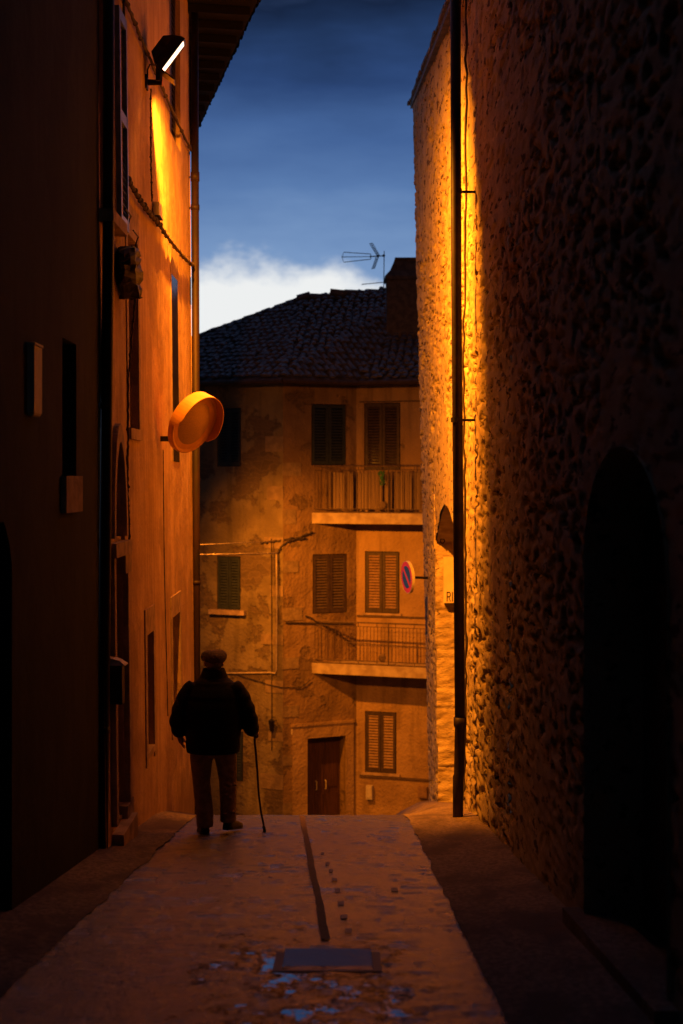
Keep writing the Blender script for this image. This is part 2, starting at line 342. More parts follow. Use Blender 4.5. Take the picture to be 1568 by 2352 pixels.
# ---------------------------------------------------------------- road and ground
def zr(y):
    if y < 14.8: return -1.44 - .135 * y
    if y < 16.8: return -3.438 - .135 * (y - 14.8) - .0275 * (y - 14.8) ** 2
    if y < 44: return -3.818 - .245 * (y - 16.8)
    return -3.818 - .245 * 27.2 - .03 * (y - 44)
zrv = np.vectorize(zr)
def sheet(name, xa, xb, y0, y1, dx, dy, dz, mat, rough=.012, rise=None, edge=0., kind='structure'):
    ys = np.arange(y0, y1 + dy / 2, dy); nx = max(2, int(round((xb - xa) / dx)) + 1)
    t = np.linspace(0, 1, nx)
    Y = np.repeat(ys[:, None], nx, 1); X = xa + (xb - xa) * np.repeat(t[None], len(ys), 0)
    if edge:
        e = (fbm(ys * 1.7, ys * 0 + 3, 5) - .47) * edge + (fbm(ys * 9, ys * 0 + 7, 8) - .47) * edge * .5
        w = np.clip(1 - np.abs(t - (0 if xa > -1 else 1)) * 2, 0, 1)
        X = X + e[:, None] * w[None]
    Z = zrv(Y) + dz + (fbm(X * 1.2, Y * .7, 21) - .47) * rough * 2
    if rise: Z = Z + rise(X, Y)
    o = grid_mesh(name, np.stack([X, Y, Z], -1), np.ones((len(ys) - 1, nx - 1), bool), mat); o['kind'] = kind; return o
sheet('ground', -60, 60, -12, 140, 3, .8, -.06, M['earth'], 0.)
def hash2(a, b, k_): h = np.sin(a * 127.1 + b * 311.7 + k_ * 74.7) * 43758.5453; return h - np.floor(h)
ys_r = np.concatenate([np.arange(-6, 5.6, .15), np.arange(5.6, 17.2, .021), np.arange(17.25, 46, .15)]); xs_r = np.linspace(-1.62, .78, 121)
Yr, Xr = np.meshgrid(ys_r, xs_r, indexing='ij')
Yw = Yr + (fbm(Xr * 1.3, Yr * .9, 61) - .47) * .12; Xw = Xr + (fbm(Xr * 1.1, Yr * 1.4, 67) - .47) * .10
row = np.floor(Yw / .125); colm = np.floor(Xw / .19 + hash2(row, 1., 0)); ly = (Yw / .125) % 1 - .5; lx = (Xw / .19 + hash2(row, 1., 0)) % 1 - .5
hs = hash2(row, colm, 3.) * .004 + (hash2(row, colm, 5.) - .5) * .17 * ly * .125 + (hash2(row, colm, 7.) - .5) * .10 * lx * .19
jt = np.clip(np.minimum((.5 - np.abs(ly)) * .125, (.5 - np.abs(lx)) * .19) / .013, 0, 1); hs = hs - .005 * (1 - jt) ** 2
wear = np.clip((fbm(Xr * 1.6, Yr * 1.1, 71) - .38) / .12, 0, 1)                     # in places the setts are buried under asphalt patches
Zr = zrv(Yr) + (fbm(Xr * 1.2, Yr * .7, 21) - .47) * .010 + hs * (.35 + .65 * wear) + (fbm(Xr * 14, Yr * 12, 81) - .47) * .006
flat_ = np.clip(1 - np.maximum(np.abs(Xr + .07) / .27, np.abs(Yr - 7.55) / .28), 0, 1) > 0
Zr = np.where(flat_, zrv(Yr) - .004, Zr)
ro_ = grid_mesh('road', np.stack([Xr, Yr, Zr], -1), np.ones((len(ys_r) - 1, len(xs_r) - 1), bool), M['road']); ro_['kind'] = 'structure'
sheet('pavement', .69, 1.75, -6, 30, .06, .08, .004, M['pave'], .015, lambda X, Y: .004 + .05 * np.clip((X - .7) / .7, 0, 1) + np.clip((Y - 15.8) / 6.2, 0, 1.3) * .235 * np.clip((X - .75) / .5, 0, 1), .05)
sheet('pavement', -2.2, -1.54, -6, 30, .06, .08, .004, M['pave'], .015, lambda X, Y: .004 + .05 * np.clip((-1.55 - X) / .4, 0, 1), .06)
def on_road(name, pts, hw, mat):
    mb = MB(); n = len(pts)
    L = [(p[0] - hw + random.uniform(-.004, .004), p[1], zr(p[1]) + .008) for p in pts]; R = [(p[0] + hw + random.uniform(-.004, .004), p[1], zr(p[1]) + .008) for p in pts]
    mb.add(L + R, [(i, n + i, n + i + 1, i + 1) for i in range(n - 1)])
    return struct(name, mb, mat)
sp_ = []
for i in range(60):
    y = 15.9 - i * 7.75 / 59; sp_.append((-.43 + (15.9 - y) * .0445 + .003 * math.sin(y * 2.1), y))
on_road('drain_strip', sp_, .024, M['strip'])
mb = MB()
for (u, v_, w) in [(752, 1985, 9), (760, 2002, 9), (768, 2022, 12), (775, 2047, 12), (783, 2076, 15), (790, 2107, 16), (800, 2140, 16), (740, 1962, 8), (906, 2045, 16)]:
    d = 1.44 * F / (v_ - 1560); x = (u - CU) * d / F; h = w * .5 * d / F; l_ = .07 + .05 * random.random()
    mb.add([(x - h, d - l_, zr(d - l_) + .006), (x + h, d - l_, zr(d - l_) + .006), (x + h * .9, d + l_, zr(d + l_) + .006), (x - h, d + l_, zr(d + l_) + .006)], [(0, 1, 2, 3)])
struct('paving_setts', mb, M['sett'])
# iron cover in the road
mc = thing('manhole_cover', (-.08, 7.55, zr(7.55)), 'square wet iron access cover set in the road, reflecting the sky', 'manhole cover')
mb = MB(); Mx = Matrix.Rotation(math.radians(-2.9), 3, 'X')
mb.box((-.07, 7.55, zr(7.55) - .006), (.225, .235, .010), Mx); link('plate', mb, M['iron'], mc)
mb = MB(); Mx2 = Matrix.Rotation(math.atan(-.135), 3, 'X')
for (x, y, a, b_) in [(-.32, 0, .022, .26), (.18, 0, .022, .26), (-.07, -.245, .23, .02), (-.07, .245, .23, .02)]:
    mb.box(Vector((x, 7.55, zr(7.55) - .013)) + Mx2 @ Vector((0, y, 0)), (a, b_, .014), Mx2)
link('frame', mb, M['dark_metal'], mc)

# ---------------------------------------------------------------- facade frames
class Face:
    def __init__(s, pa, pb, flip=False):
        s.a = Vector((*pa, 0)); t = Vector((pb[0] - pa[0], pb[1] - pa[1], 0)); s.L = t.length; s.t = t.normalized()
        s.n = Vector((s.t.y, -s.t.x, 0)) * (-1 if flip else 1)
    def p(s, q, z, n=0.): r = s.a + s.t * q + s.n * n; return Vector((r.x, r.y, z))
    def hit(s, u, v_):
        q = (u - CU) / F; ss = (q * s.a.y - s.a.x) / (s.t.x - q * s.t.y); d = s.a.y + s.t.y * ss
        return ss, (CV - v_) * d / F
    def rect(s, u0, v0, u1, v1):
        a, z1 = s.hit(u0, v0); b, z2 = s.hit(u1, v1); _, z3 = s.hit((u0 + u1) / 2, v0); _, z4 = s.hit((u0 + u1) / 2, v1)
        return min(a, b), max(a, b), z4, z3
    def box(s, mb, q0, q1, n0, n1, z0, z1):
        P = [s.p(q, z, n) for q in (q0, q1) for n in (n0, n1) for z in (z0, z1)]
        mb.add(P, [(0, 1, 3, 2), (4, 6, 7, 5), (0, 4, 5, 1), (2, 3, 7, 6), (0, 2, 6, 4), (1, 5, 7, 3)])
    def wall(s, mb, q0, q1, z0, z1, holes=(), depth=.22):
        qs = sorted(set([q0, q1] + [h[i] for h in holes for i in (0, 1)])); zs = sorted(set([z0, z1] + [h[i] for h in holes for i in (2, 3)]))
        for i in range(len(qs) - 1):
            for j in range(len(zs) - 1):
                cq, cz = (qs[i] + qs[i + 1]) / 2, (zs[j] + zs[j + 1]) / 2
                if any(h[0] < cq < h[1] and h[2] < cz < h[3] for h in holes): continue
                mb.quad(s.p(qs[i], zs[j]), s.p(qs[i + 1], zs[j]), s.p(qs[i + 1], zs[j + 1]), s.p(qs[i], zs[j + 1]))
        for h in holes:
            d = -(h[4] if len(h) > 4 else depth)
            for (a, b) in (((h[0], h[2]), (h[0], h[3])), ((h[1], h[2]), (h[1], h[3])), ((h[0], h[2]), (h[1], h[2])), ((h[0], h[3]), (h[1], h[3]))):
                mb.quad(s.p(a[0], a[1]), s.p(b[0], b[1]), s.p(b[0], b[1], d), s.p(a[0], a[1], d))
def shutters(parent, face, q0, q1, z0, z1, n, slat_mat, frame_mat, leaves=2, pitch=.074):
    w = (q1 - q0) / leaves
    for i in range(leaves):
        a, b = q0 + w * i + .006, q0 + w * (i + 1) - .006; mb = MB(); fr = min(.07, w * .16)
        face.box(mb, a, a + fr, n, n + .045, z0, z1); face.box(mb, b - fr, b, n, n + .045, z0, z1)
        face.box(mb, a + fr, b - fr, n, n + .043, z0, z0 + .10); face.box(mb, a + fr, b - fr, n, n + .043, z1 - .08, z1)
        o = link('shutter', mb, frame_mat, parent)
        mb = MB(); z = z0 + .12
        while z < z1 - .10:
            P = [face.p(a + fr, z, n + .040), face.p(b - fr, z, n + .040), face.p(b - fr, z + pitch * .62, n + .012), face.p(a + fr, z + pitch * .62, n + .012),
                 face.p(a + fr, z - .008, n + .040), face.p(b - fr, z - .008, n + .040)]
            mb.add(P, [(0, 1, 2, 3), (4, 5, 1, 0)]); z += pitch
        # slats belong to the leaf: same part, own paint
        link('slats', mb, slat_mat, o)
def window(parent, face, r, depth, sill=None, frame=True, shut=None, n_shut=None, label=None):
    q0, q1, z0, z1 = r[:4]
    mb = MB(); face.box(mb, q0, q1, -depth - .03, -depth, z0, z1)
    w = link('window', mb, M['glass_dark'], parent, label=label)
    if frame:
        mb = MB(); t = .05
        for (a, b, c, d) in ((q0, q0 + t, z0, z1), (q1 - t, q1, z0, z1), (q0 + t, q1 - t, z0, z0 + t), (q0 + t, q1 - t, z1 - t, z1), ((q0 + q1) / 2 - .025, (q0 + q1) / 2 + .025, z0 + t, z1 - t)):
            face.box(mb, a, b, -depth, -depth + .04, c, d)
        link('frame', mb, M['wood_dark'], w)
    if sill:
        mb = MB(); face.box(mb, q0 - sill[0], q1 + sill[0], -depth + .002, sill[1], z0 - sill[2], z0 + .003); link('sill', mb, M['stone'] if len(sill) < 4 else sill[3], w)
    if shut: shutters(w, face, q0 + .02, q1 - .02, z0 + .02, z1 - .02, -.10 if n_shut is None else n_shut, shut[0], shut[1])
    return w
def roof_tiles(mb, tri, r=.085, L=.36):
    a, b, c = [Vector(p) for p in tri]; n = (b - a).cross(c - a).normalized()
    if n.z < 0: n = -n
    p = (Vector((0, 0, 1)) - n * n.z).normalized(); e = p.cross(n)
    pts = [((q - a).dot(e), (q - a).dot(p)) for q in (a, b, c)]
    def inside(x, y):
        s_ = []
        for i in range(3):
            (x0, y0), (x1, y1) = pts[i], pts[(i + 1) % 3]; s_.append((x1 - x0) * (y - y0) - (y1 - y0) * (x - x0))
        return all(q >= -.02 for q in s_) or all(q <= .02 for q in s_)
    y = min(q[1] for q in pts) + .05; row = 0
    while y < max(q[1] for q in pts):
        x = min(q[0] for q in pts)
        while x < max(q[0] for q in pts):
            if inside(x, y + L * .4) or inside(x, y):
                rr = r * random.uniform(.88, 1.12); dx = random.uniform(-.03, .03); lift = random.uniform(.0, .035); sk = random.uniform(-.05, .05)
                o = a + e * (x + dx) + p * (y + random.uniform(-.04, .04)) + n * lift
                R0 = [o + e * (rr * math.cos(t)) + n * (rr * .8 * math.sin(t) + .02) for t in [math.pi * k_ / 5 for k_ in range(6)]]
                o2 = o + p * L + e * sk - n * lift * .6
                R1 = [o2 + e * (rr * .8 * math.cos(t)) + n * (rr * .6 * math.sin(t)) for t in [math.pi * k_ / 5 for k_ in range(6)]]
                mb.add(R0 + R1, [(k_, k_ + 1, 7 + k_, 6 + k_) for k_ in range(5)] + [(0, 1, 2, 3, 4, 5)])
            x += r * 2.35
        y += L * .82; row += 1

# ================================================================ LEFT HOUSE (ochre facade)
LF = Face((-2.0, 0), (-2.0, 1))        # coordinate q = depth; the foot of the wall stands 9 cm further out than its top
_pp = LF.p
def lf_p(q, z, n=0.):
    r = _pp(q, z, n); r.x += .09 * min(1, max(0, (4.5 - z) / 8)); return r
LF.p = lf_p
def lf_hit(u, v_):
    x = -2.0
    for _ in range(4):
        d = x * F / (u - CU); z = (CV - v_) * d / F; x = -2.0 + .09 * min(1, max(0, (4.5 - z) / 8))
    return d, z
LF.hit = lf_hit
if LF.n.x < 0: LF.n = -LF.n
EZ = 6.2
lh = thing('ochre_house', (-2.0, 15.5, zr(15.5)), 'tall ochre house on the left lit orange by the floodlight on its facade', 'house')
wA = LF.rect(291, 552, 318, 985); wB = LF.rect(393, 640, 411, 1060); wC = LF.rect(335, 1452, 353, 1722); wD = LF.rect(394, 1410, 414, 1660)
wE = (12.42, 13.12, -2.93, -.62); wF = LF.rect(275, 1050, 287, 1258); wG = (12.12, 12.74, 2.2, 4.1); wT = (17.2, 18.35, 4.05, 6.0); wArch = (12.45, 13.10, -.50, .28)
mb = MB()
LF.wall(mb, 12.05, 19.4, -6.5, EZ, [(*wA, .24), (*wC, .22), (*wD, .22), (*wE, .26), (*wF, .2), (*wG, .2), (*wT, .2), (*wArch, .2)])
mb.quad((-2, 19.4, -9), (-2, 19.4, EZ), (-3.75, 27.4, EZ), (-3.75, 27.4, -9)); mb.quad((-3.75, 27.4, -9), (-3.75, 27.4, EZ), (-9, 27.4, EZ), (-9, 27.4, -9)); mb.quad((-1.9, 19.4, -6.5), (-2.0, 19.4, EZ), (-2.3, 19.4, EZ), (-2.3, 19.4, -6.5))
mb.quad((-2.02, 12.05, -6.5), (-2.02, 12.05, EZ), (-9, 12.05, EZ), (-9, 12.05, -6.5))
link('wall', mb, M['ochre'], lh)
window(lh, LF, wA, .24, (.05, .03, .10)); window(lh, LF, wB, -.006, None, frame=False)
window(lh, LF, wC, .22, (.03, .015, .06)); window(lh, LF, wD, .22, (.03, .015, .06)); window(lh, LF, wF, .2, (.06, .05, .22)); window(lh, LF, wT, .2, None, shut=(M['shut_frame'], M['shut_frame']))
wg = window(lh, LF, wG, .2, (.08, .12, .10))
# open louvred leaf folded back against the wall, catching the blue sky
mb = MB(); q0, q1 = 12.80, 13.25
LF.box(mb, q0, q0 + .05, .03, .075, 2.2, 4.1); LF.box(mb, q1 - .05, q1, .03, .075, 2.2, 4.1)
for z in (2.2, 3.12, 4.0): LF.box(mb, q0 + .05, q1 - .05, .032, .073, z, z + .10)
z = 2.34
while z < 3.98:
    P = [LF.p(q0 + .05, z, .07), LF.p(q1 - .05, z, .07), LF.p(q1 - .05, z + .05, .04), LF.p(q0 + .05, z + .05, .04)]; mb.quad(*P); z += .06
link('shutter', mb, M['shut_blue'], wg, label='open louvred shutter leaf with a cold blue sheen')
mb = MB()
for q, z in ((13.28, 2.36), (13.75, 2.25)):
    mb.tube([LF.p(q - .35, z, .09), LF.p(q, z, .09), LF.p(q + .05, z - .02, .07), LF.p(q + .05, z - .09, .05), LF.p(q - .02, z - .09, .03)], .007, 6)
link('shutter_hook', mb, M['dark_metal'], lh)
# stone surrounds, each with its own outline
def surround(face, r, side, top, n, mat, parent, bottom=0.):
    q0, q1, z0, z1 = r[:4]; mb = MB()
    face.box(mb, q0 - side, q1 + side, .0, n, z1, z1 + top)
    face.box(mb, q0 - side, q0, .0, n, z0 - bottom, z1); face.box(mb, q1, q1 + side, .0, n, z0 - bottom, z1)
    return link('window_surround', mb, mat, parent)
surround(LF, wA, .12, .30, .012, M['surround'], lh); surround(LF, wB, .08, .22, .004, M['surround'], lh)
surround(LF, wC, .13, .26, .014, M['surround'], lh, .12); surround(LF, wD, .13, .24, .014, M['surround'], lh, .12)
# door with arched fanlight
mb = MB(); LF.box(mb, wE[0], wE[1], -.30, -.26, wE[2], wE[3])
for q in (12.55, 12.77, 12.99): LF.box(mb, q - .06, q + .06, -.26, -.245, wE[2] + .2, wE[3] - .2)
dr = link('door', mb, M['wood_dark'], lh)
mb = MB(); mb.tube([LF.p(12.5, -1.9, -.24), LF.p(12.5, -1.9, -.19), LF.p(12.5, -2.02, -.19)], .012, 6); link('handle', mb, M['dark_metal'], dr)
mb = MB(); LF.box(mb, wArch[0], wArch[1], -.24, -.2, wArch[2], wArch[3]); link('fanlight', mb, M['glass_dark'], lh)
mb = MB()
for s_ in (-1, 1): LF.box(mb, 12.78 + s_ * .39 - .05, 12.78 + s_ * .39 + .05, 0, .05, -2.9, -.55)
arch = [(12.78 + .40 * math.cos(t), -.5 + .98 * math.sin(t)) for t in [math.pi * i / 14 for i in range(15)]]
for i in range(14):
    (a, b), (c, d) = arch[i], arch[i + 1]; (a2, b2), (c2, d2) = [(12.78 + (q - 12.78) * .78, -.5 + (z + .5) * .84) for q, z in (arch[i], arch[i + 1])]
    P = [LF.p(a, b, .05), LF.p(c, d, .05), LF.p(c2, d2, .05), LF.p(a2, b2, .05), LF.p(a, b, 0), LF.p(c, d, 0), LF.p(c2, d2, -.18), LF.p(a2, b2, -.18)]
    mb.add(P, [(0, 1, 2, 3), (0, 4, 5, 1), (3, 2, 6, 7)])
LF.box(mb, 12.33, 13.23, 0, .07, -.66, -.54)
link('door_surround', mb, M['surround'], lh)
mb = MB()
for (q0, q1, n1, z0, z1) in ((12.36, 13.20, .10, -3.6, -2.97), (12.95, 13.32, .05, -3.4, -2.86)):
    LF.box(mb, q0, q1, -.2, n1, z0, z1)
link('doorstep', mb, M['stone'], lh)
# roof: soffit, tiles on the eave, rafters
edge = [(-1.05, -6), (-1.07, 10), (-1.09, 19.2), (-2.57, 26.3), (-3.1, 28.8)]; inner = [(-9, -6), (-9, 10), (-9, 19.2), (-9, 26.3), (-9, 28.8)]
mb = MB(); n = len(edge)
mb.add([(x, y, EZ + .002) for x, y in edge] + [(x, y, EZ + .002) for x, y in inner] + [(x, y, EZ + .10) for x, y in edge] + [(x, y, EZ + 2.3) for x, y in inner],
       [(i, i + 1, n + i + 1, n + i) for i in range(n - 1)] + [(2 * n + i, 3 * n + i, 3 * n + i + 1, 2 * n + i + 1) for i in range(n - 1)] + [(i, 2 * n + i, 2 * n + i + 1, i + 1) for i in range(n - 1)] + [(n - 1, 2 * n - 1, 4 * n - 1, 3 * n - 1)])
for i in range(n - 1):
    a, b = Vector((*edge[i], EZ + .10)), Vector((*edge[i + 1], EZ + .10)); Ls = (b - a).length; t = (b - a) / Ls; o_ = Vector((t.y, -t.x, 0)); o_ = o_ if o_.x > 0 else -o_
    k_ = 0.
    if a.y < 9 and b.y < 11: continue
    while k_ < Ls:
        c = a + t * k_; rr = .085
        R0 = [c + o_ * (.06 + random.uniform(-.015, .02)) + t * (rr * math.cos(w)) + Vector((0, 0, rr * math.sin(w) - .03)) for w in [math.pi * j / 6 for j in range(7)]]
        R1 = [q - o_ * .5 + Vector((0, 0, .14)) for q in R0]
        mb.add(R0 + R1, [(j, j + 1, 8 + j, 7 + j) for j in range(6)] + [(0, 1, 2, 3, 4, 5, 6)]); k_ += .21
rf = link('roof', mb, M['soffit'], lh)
mb = MB()
for i in range(1, n - 1):
    a, b = Vector((*edge[i], EZ - .06)), Vector((*edge[i + 1], EZ - .06)); Ls = (b - a).length; t = (b - a) / Ls; o_ = Vector((-t.y, t.x, 0)); o_ = o_ if o_.x < 0 else -o_
    k_ = .3
    while k_ < Ls:
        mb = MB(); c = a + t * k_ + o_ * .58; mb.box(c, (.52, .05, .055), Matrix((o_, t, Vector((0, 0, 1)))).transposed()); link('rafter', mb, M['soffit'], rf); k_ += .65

# ================================================================ LEFT NEAR HOUSE (in the dark)
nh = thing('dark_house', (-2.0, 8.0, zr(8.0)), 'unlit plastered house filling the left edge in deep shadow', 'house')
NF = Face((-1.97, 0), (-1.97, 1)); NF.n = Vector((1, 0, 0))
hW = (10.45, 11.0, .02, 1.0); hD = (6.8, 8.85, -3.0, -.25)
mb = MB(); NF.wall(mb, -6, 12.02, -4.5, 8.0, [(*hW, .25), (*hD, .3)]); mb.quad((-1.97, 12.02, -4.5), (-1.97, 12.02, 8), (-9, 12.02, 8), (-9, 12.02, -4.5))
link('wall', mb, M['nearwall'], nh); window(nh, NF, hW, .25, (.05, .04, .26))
mb = MB(); NF.box(mb, hD[0], hD[1], -.34, -.3, hD[2], hD[3]); dd = link('door', mb, M['wood_dark'], nh)
mb = MB(); mb.tube([NF.p(8.6, -2.0, -.3), NF.p(8.6, -2.0, -.24), NF.p(8.6, -2.14, -.24)], .012, 6); link('handle', mb, M['dark_metal'], dd)
mb = MB(); ar = [(7.825 + 1.02 * math.cos(t), -.62 + .6 * math.sin(t)) for t in [math.pi * i / 16 for i in range(17)]]
P = [NF.p(q, z, .004) for q, z in ar]; top = [NF.p(q, -.02, .004) for q, _ in ar]
for i in range(16): mb.quad(P[i], P[i + 1], top[i + 1], top[i])
link('door_arch', mb, M['nearwall'], nh)
mb = MB(); mb.box((-5.5, 3, 8.1), (3.5, 9, .1)); link('roof', mb, M['tile'], nh)
# pale housing on its wall
pb = thing('wall_box', (-1.97, 9.45, .4), 'tall narrow pale box with rounded foot on the dark wall at the left edge', 'box')
mb = MB(); NF.box(mb, 9.28, 9.52, 0, .045, .42, .84); link('body', mb, M['pale_metal'], pb)
mb = MB(); NF.box(mb, 9.27, 9.53, 0, .052, .842, .858); link('lid', mb, M['pale_metal'], pb)
mb = MB(); mb.tube([NF.p(9.30, .417, .022), NF.p(9.50, .417, .022)], .022, 8); link('foot', mb, M['pale_metal'], pb)

# ================================================================ pipes on the left
def drainpipe(label, pts, r, mat, clips, wall_x, group=None):
    t = thing('drainpipe', pts[-1], label, 'drainpipe', group)
    mb = MB(); mb.smooth = True; mb.tube(pts, r, 14); link('pipe', mb, mat, t)
    for (z, hgt) in clips:
        a, b = Vector(pts[0]), Vector(pts[-1]); f = (z - a.z) / (b.z - a.z); c = a.lerp(b, f)
        mb = MB(); mb.smooth = True; mb.tube([c + Vector((0, 0, hgt / 2)), c - Vector((0, 0, hgt / 2))], r * 1.16, 14); mb.tube([c, (wall_x, c.y + .02, c.z)], .009, 6); link('clip', mb, mat, t)
    return t
drainpipe('thick black drainpipe between the dark house and the ochre facade', [(-1.90, 12.1, 7.5), (-1.905, 12.1, 2), (-1.955, 12.1, zr(12.1) - .02)], .047, M['pipe_dark'], [(4.4, .05), (.6, .05), (-2.05, .06)], -2.05)
drainpipe('rusty dark red drainpipe at the far corner of the ochre house', [(-1.92, 19.35, 6.15), (-1.90, 19.35, 0), (-1.885, 19.35, -5.6)], .05, M['pipe_red'], [(3.55, .07), (-1.35, .05), (3.95, .12), (-3.6, .05)], -2.05)
# cables on the facade
def cable(name, label, pts, r, mat=None, sag=0., group=None, n=28, jit=0., cat='cable', knots=0):
    P = []
    for i in range(len(pts) - 1):
        a, b = Vector(pts[i]), Vector(pts[i + 1])
        for j in range(n): 
            f = j / n; q = a.lerp(b, f); q.z -= sag * 4 * f * (1 - f); P.append(q + Vector((random.uniform(-jit, jit), random.uniform(-jit, jit), random.uniform(-jit, jit))))
    P.append(Vector(pts[-1])); mb = MB(); mb.smooth = True
    mb.tube(P, [r * random.uniform(.8, 1.25) for _ in P], 6)
    for i in range(knots):
        q = P[int((i + .5) * len(P) / knots)]; mb.ellipsoid(q, (r * 1.55, r * 1.55, r * 1.5), 8, 5)
    return tag(link(name, mb, mat or M['cable'], None), label, cat, group)
cable('facade_cable', 'thick bundled cable sagging along the ochre facade below the floodlight', [LF.p(13.3, 2.72, .05), LF.p(15.6, 2.70, .05), LF.p(19.3, 2.78, .05)], .020, sag=.04, jit=.006, group='cables on the ochre facade', knots=22)
cable('facade_cable', 'upper cable running along the ochre facade behind the floodlight', [LF.p(12.9, 4.40, .04), LF.p(15.2, 4.30, .04), LF.p(19.3, 4.28, .04)], .017, sag=.03, jit=.004, group='cables on the ochre facade', knots=10)
cable('facade_cable', 'vertical cable with clips from the floodlight down to the junction box', [LF.p(15.1, 3.98, .05), LF.p(15.16, 3.3, .035), LF.p(15.25, 2.86, .03)], .009, jit=.003, group='cables on the ochre facade', knots=7)
cable('facade_cable', 'vertical cable left of the floodlight ending on the sagging cable', [LF.p(13.28, 6.0, .04), LF.p(13.30, 4.0, .04), LF.p(13.32, 2.74, .04)], .012, jit=.003, group='cables on the ochre facade', knots=8)
cable('facade_cable', 'thin cable hanging from the ragged dark lump down the ochre facade', [LF.p(13.25, 1.62, .12), LF.p(13.26, .9, .05), LF.p(13.22, .0, .04), LF.p(13.3, -.6, .04)], .010, jit=.005, group='cables on the ochre facade', knots=5)
cable('facade_cable', 'hairline cable down the ochre wall below the mirror arm', [LF.p(16.05, .32, .02), LF.p(16.08, -.9, .015), LF.p(16.25, -2.6, .015)], .005, group='cables on the ochre facade')
jb = thing('junction_box', LF.p(15.58, 2.72, 0), 'small pale junction box on the ochre wall where the vertical cable ends', 'junction box')
mb = MB(); LF.box(mb, 15.48, 15.72, .012, .075, 2.76, 2.90); link('case', mb, M['pale_metal'], jb)
mb = MB(); LF.box(mb, 15.47, 15.73, .0, .085, 2.745, 2.758); mb.tube([LF.p(15.58, 2.745, .04), LF.p(15.6, 2.66, .04)], .014, 8); link('gland', mb, M['dark_metal'], jb)
# ragged dark lump on the wall
bm_ = MB(); bm_.smooth = False
rings = []
for i in range(12):
    f = i / 11; z = 2.02 - f * .42; w = .30 * math.sin(math.pi * min(1, .18 + f * .8)) ** .8 + .02
    rings.append([LF.p(13.0 + f * .12 + math.cos(a) * w * random.uniform(.8, 1.15), z + random.uniform(-.02, .02), .10 + math.sin(a) * .10 * random.uniform(.7, 1.2)) for a in [2 * math.pi * k_ / 14 for k_ in range(14)]])
bm_.loft(rings); tag(link('sacking_bundle', bm_, M['pipe_dark'], None), 'ragged dark bundle hanging on the facade below the blue grey shutter', 'bundle')
# letter box beside the door
lb = thing('letter_box', LF.p(12.3, -1.85, .08), 'small metal letter box with pale sloping lid beside the dark door', 'letter box')
mb = MB(); LF.box(mb, 12.22, 12.36, .02, .12, -1.86, -1.54); link('body', mb, M['shut_frame'], lb)
mb = MB(); P = [LF.p(12.20, -1.538, .0), LF.p(12.38, -1.538, .0), LF.p(12.38, -1.538, .15), LF.p(12.20, -1.538, .15), LF.p(12.21, -1.47, .0), LF.p(12.37, -1.47, .0), LF.p(12.36, -1.50, .10), LF.p(12.22, -1.50, .10)]
mb.add(P, [(0, 1, 2, 3), (4, 7, 6, 5), (0, 4, 5, 1), (3, 2, 6, 7), (0, 3, 7, 4), (1, 5, 6, 2)]); link('lid', mb, M['pale_metal'], lb)

# ================================================================ FLOODLIGHT
fl = thing('floodlight', (-1.98, 15.1, 4.04), 'lit floodlight on a short arm fixed high on the ochre facade', 'floodlight')
mb = MB(); mb.smooth = False; mb.tube([(-2.0, 15.08, 4.04), (-1.83, 15.1, 4.045)], .030, 14); mb.box((-1.985, 15.08, 4.04), (.012, .06, .07)); link('arm', mb, M['dark_metal'], fl)
mb = MB(); mb.tube([(-1.83, 15.1, 4.045), (-1.822, 15.1, 4.045)], .040, 14); link('arm_cap', mb, M['hood'], fl)
mb = MB(); mb.box((-1.86, 15.1, 4.12), (.022, .09, .075)); link('bracket', mb, M['dark_metal'], fl)
a_ = Vector((.6, 0, .8)); n_ = Vector((.785, .112, -.59)).normalized(); b_ = n_.cross(a_).normalized(); a_ = b_.cross(n_).normalized()
cG = px(396, 131, 15.15)
def ring(c, ha, hb): return [c + a_ * ha + b_ * hb, c + a_ * ha - b_ * hb, c - a_ * ha - b_ * hb, c - a_ * ha + b_ * hb]
mb = MB(); mb.loft([ring(cG + n_ * .012, .200, .165), ring(cG - n_ * .02, .200, .165), ring(cG - n_ * .10, .165, .14), ring(cG - n_ * .19, .10, .09)], cap=False)
r0 = ring(cG + n_ * .012, .200, .165); r1 = ring(cG + n_ * .012, .178, .15); r2 = ring(cG - n_ * .004, .178, .15); r3 = ring(cG - n_ * .19, .10, .09)
o = len(mb.v); mb.add(r0 + r1 + r2 + r3, [(i, (i + 1) % 4, 4 + (i + 1) % 4, 4 + i) for i in range(4)] + [(4 + i, 4 + (i + 1) % 4, 8 + (i + 1) % 4, 8 + i) for i in range(4)] + [(12, 13, 14, 15)])
link('housing', mb, M['dark_metal'], fl)
def added_visor(c0, c1, length):
    mb = MB(); e_ = .006; t_ = (c1 - c0).normalized().cross(n_)
    P = [c0, c1, c1 + n_ * length, c0 + n_ * length]; mb.add([p_ - t_ * e_ for p_ in P] + [p_ + t_ * e_ for p_ in P], [(3, 2, 1, 0), (4, 5, 6, 7), (0, 1, 5, 4), (1, 2, 6, 5), (2, 3, 7, 6), (3, 0, 4, 7)])
    link('added_visor', mb, M['dark_metal'], fl)
e0 = ring(cG + n_ * .012, .190, .157); fb = 1 if b_.y > 0 else -1
added_visor(cG + n_ * .012 - a_ * .19 + b_ * .157, cG + n_ * .012 - a_ * .19 - b_ * .157, .16)  # lip added to keep the beam off the wall just below
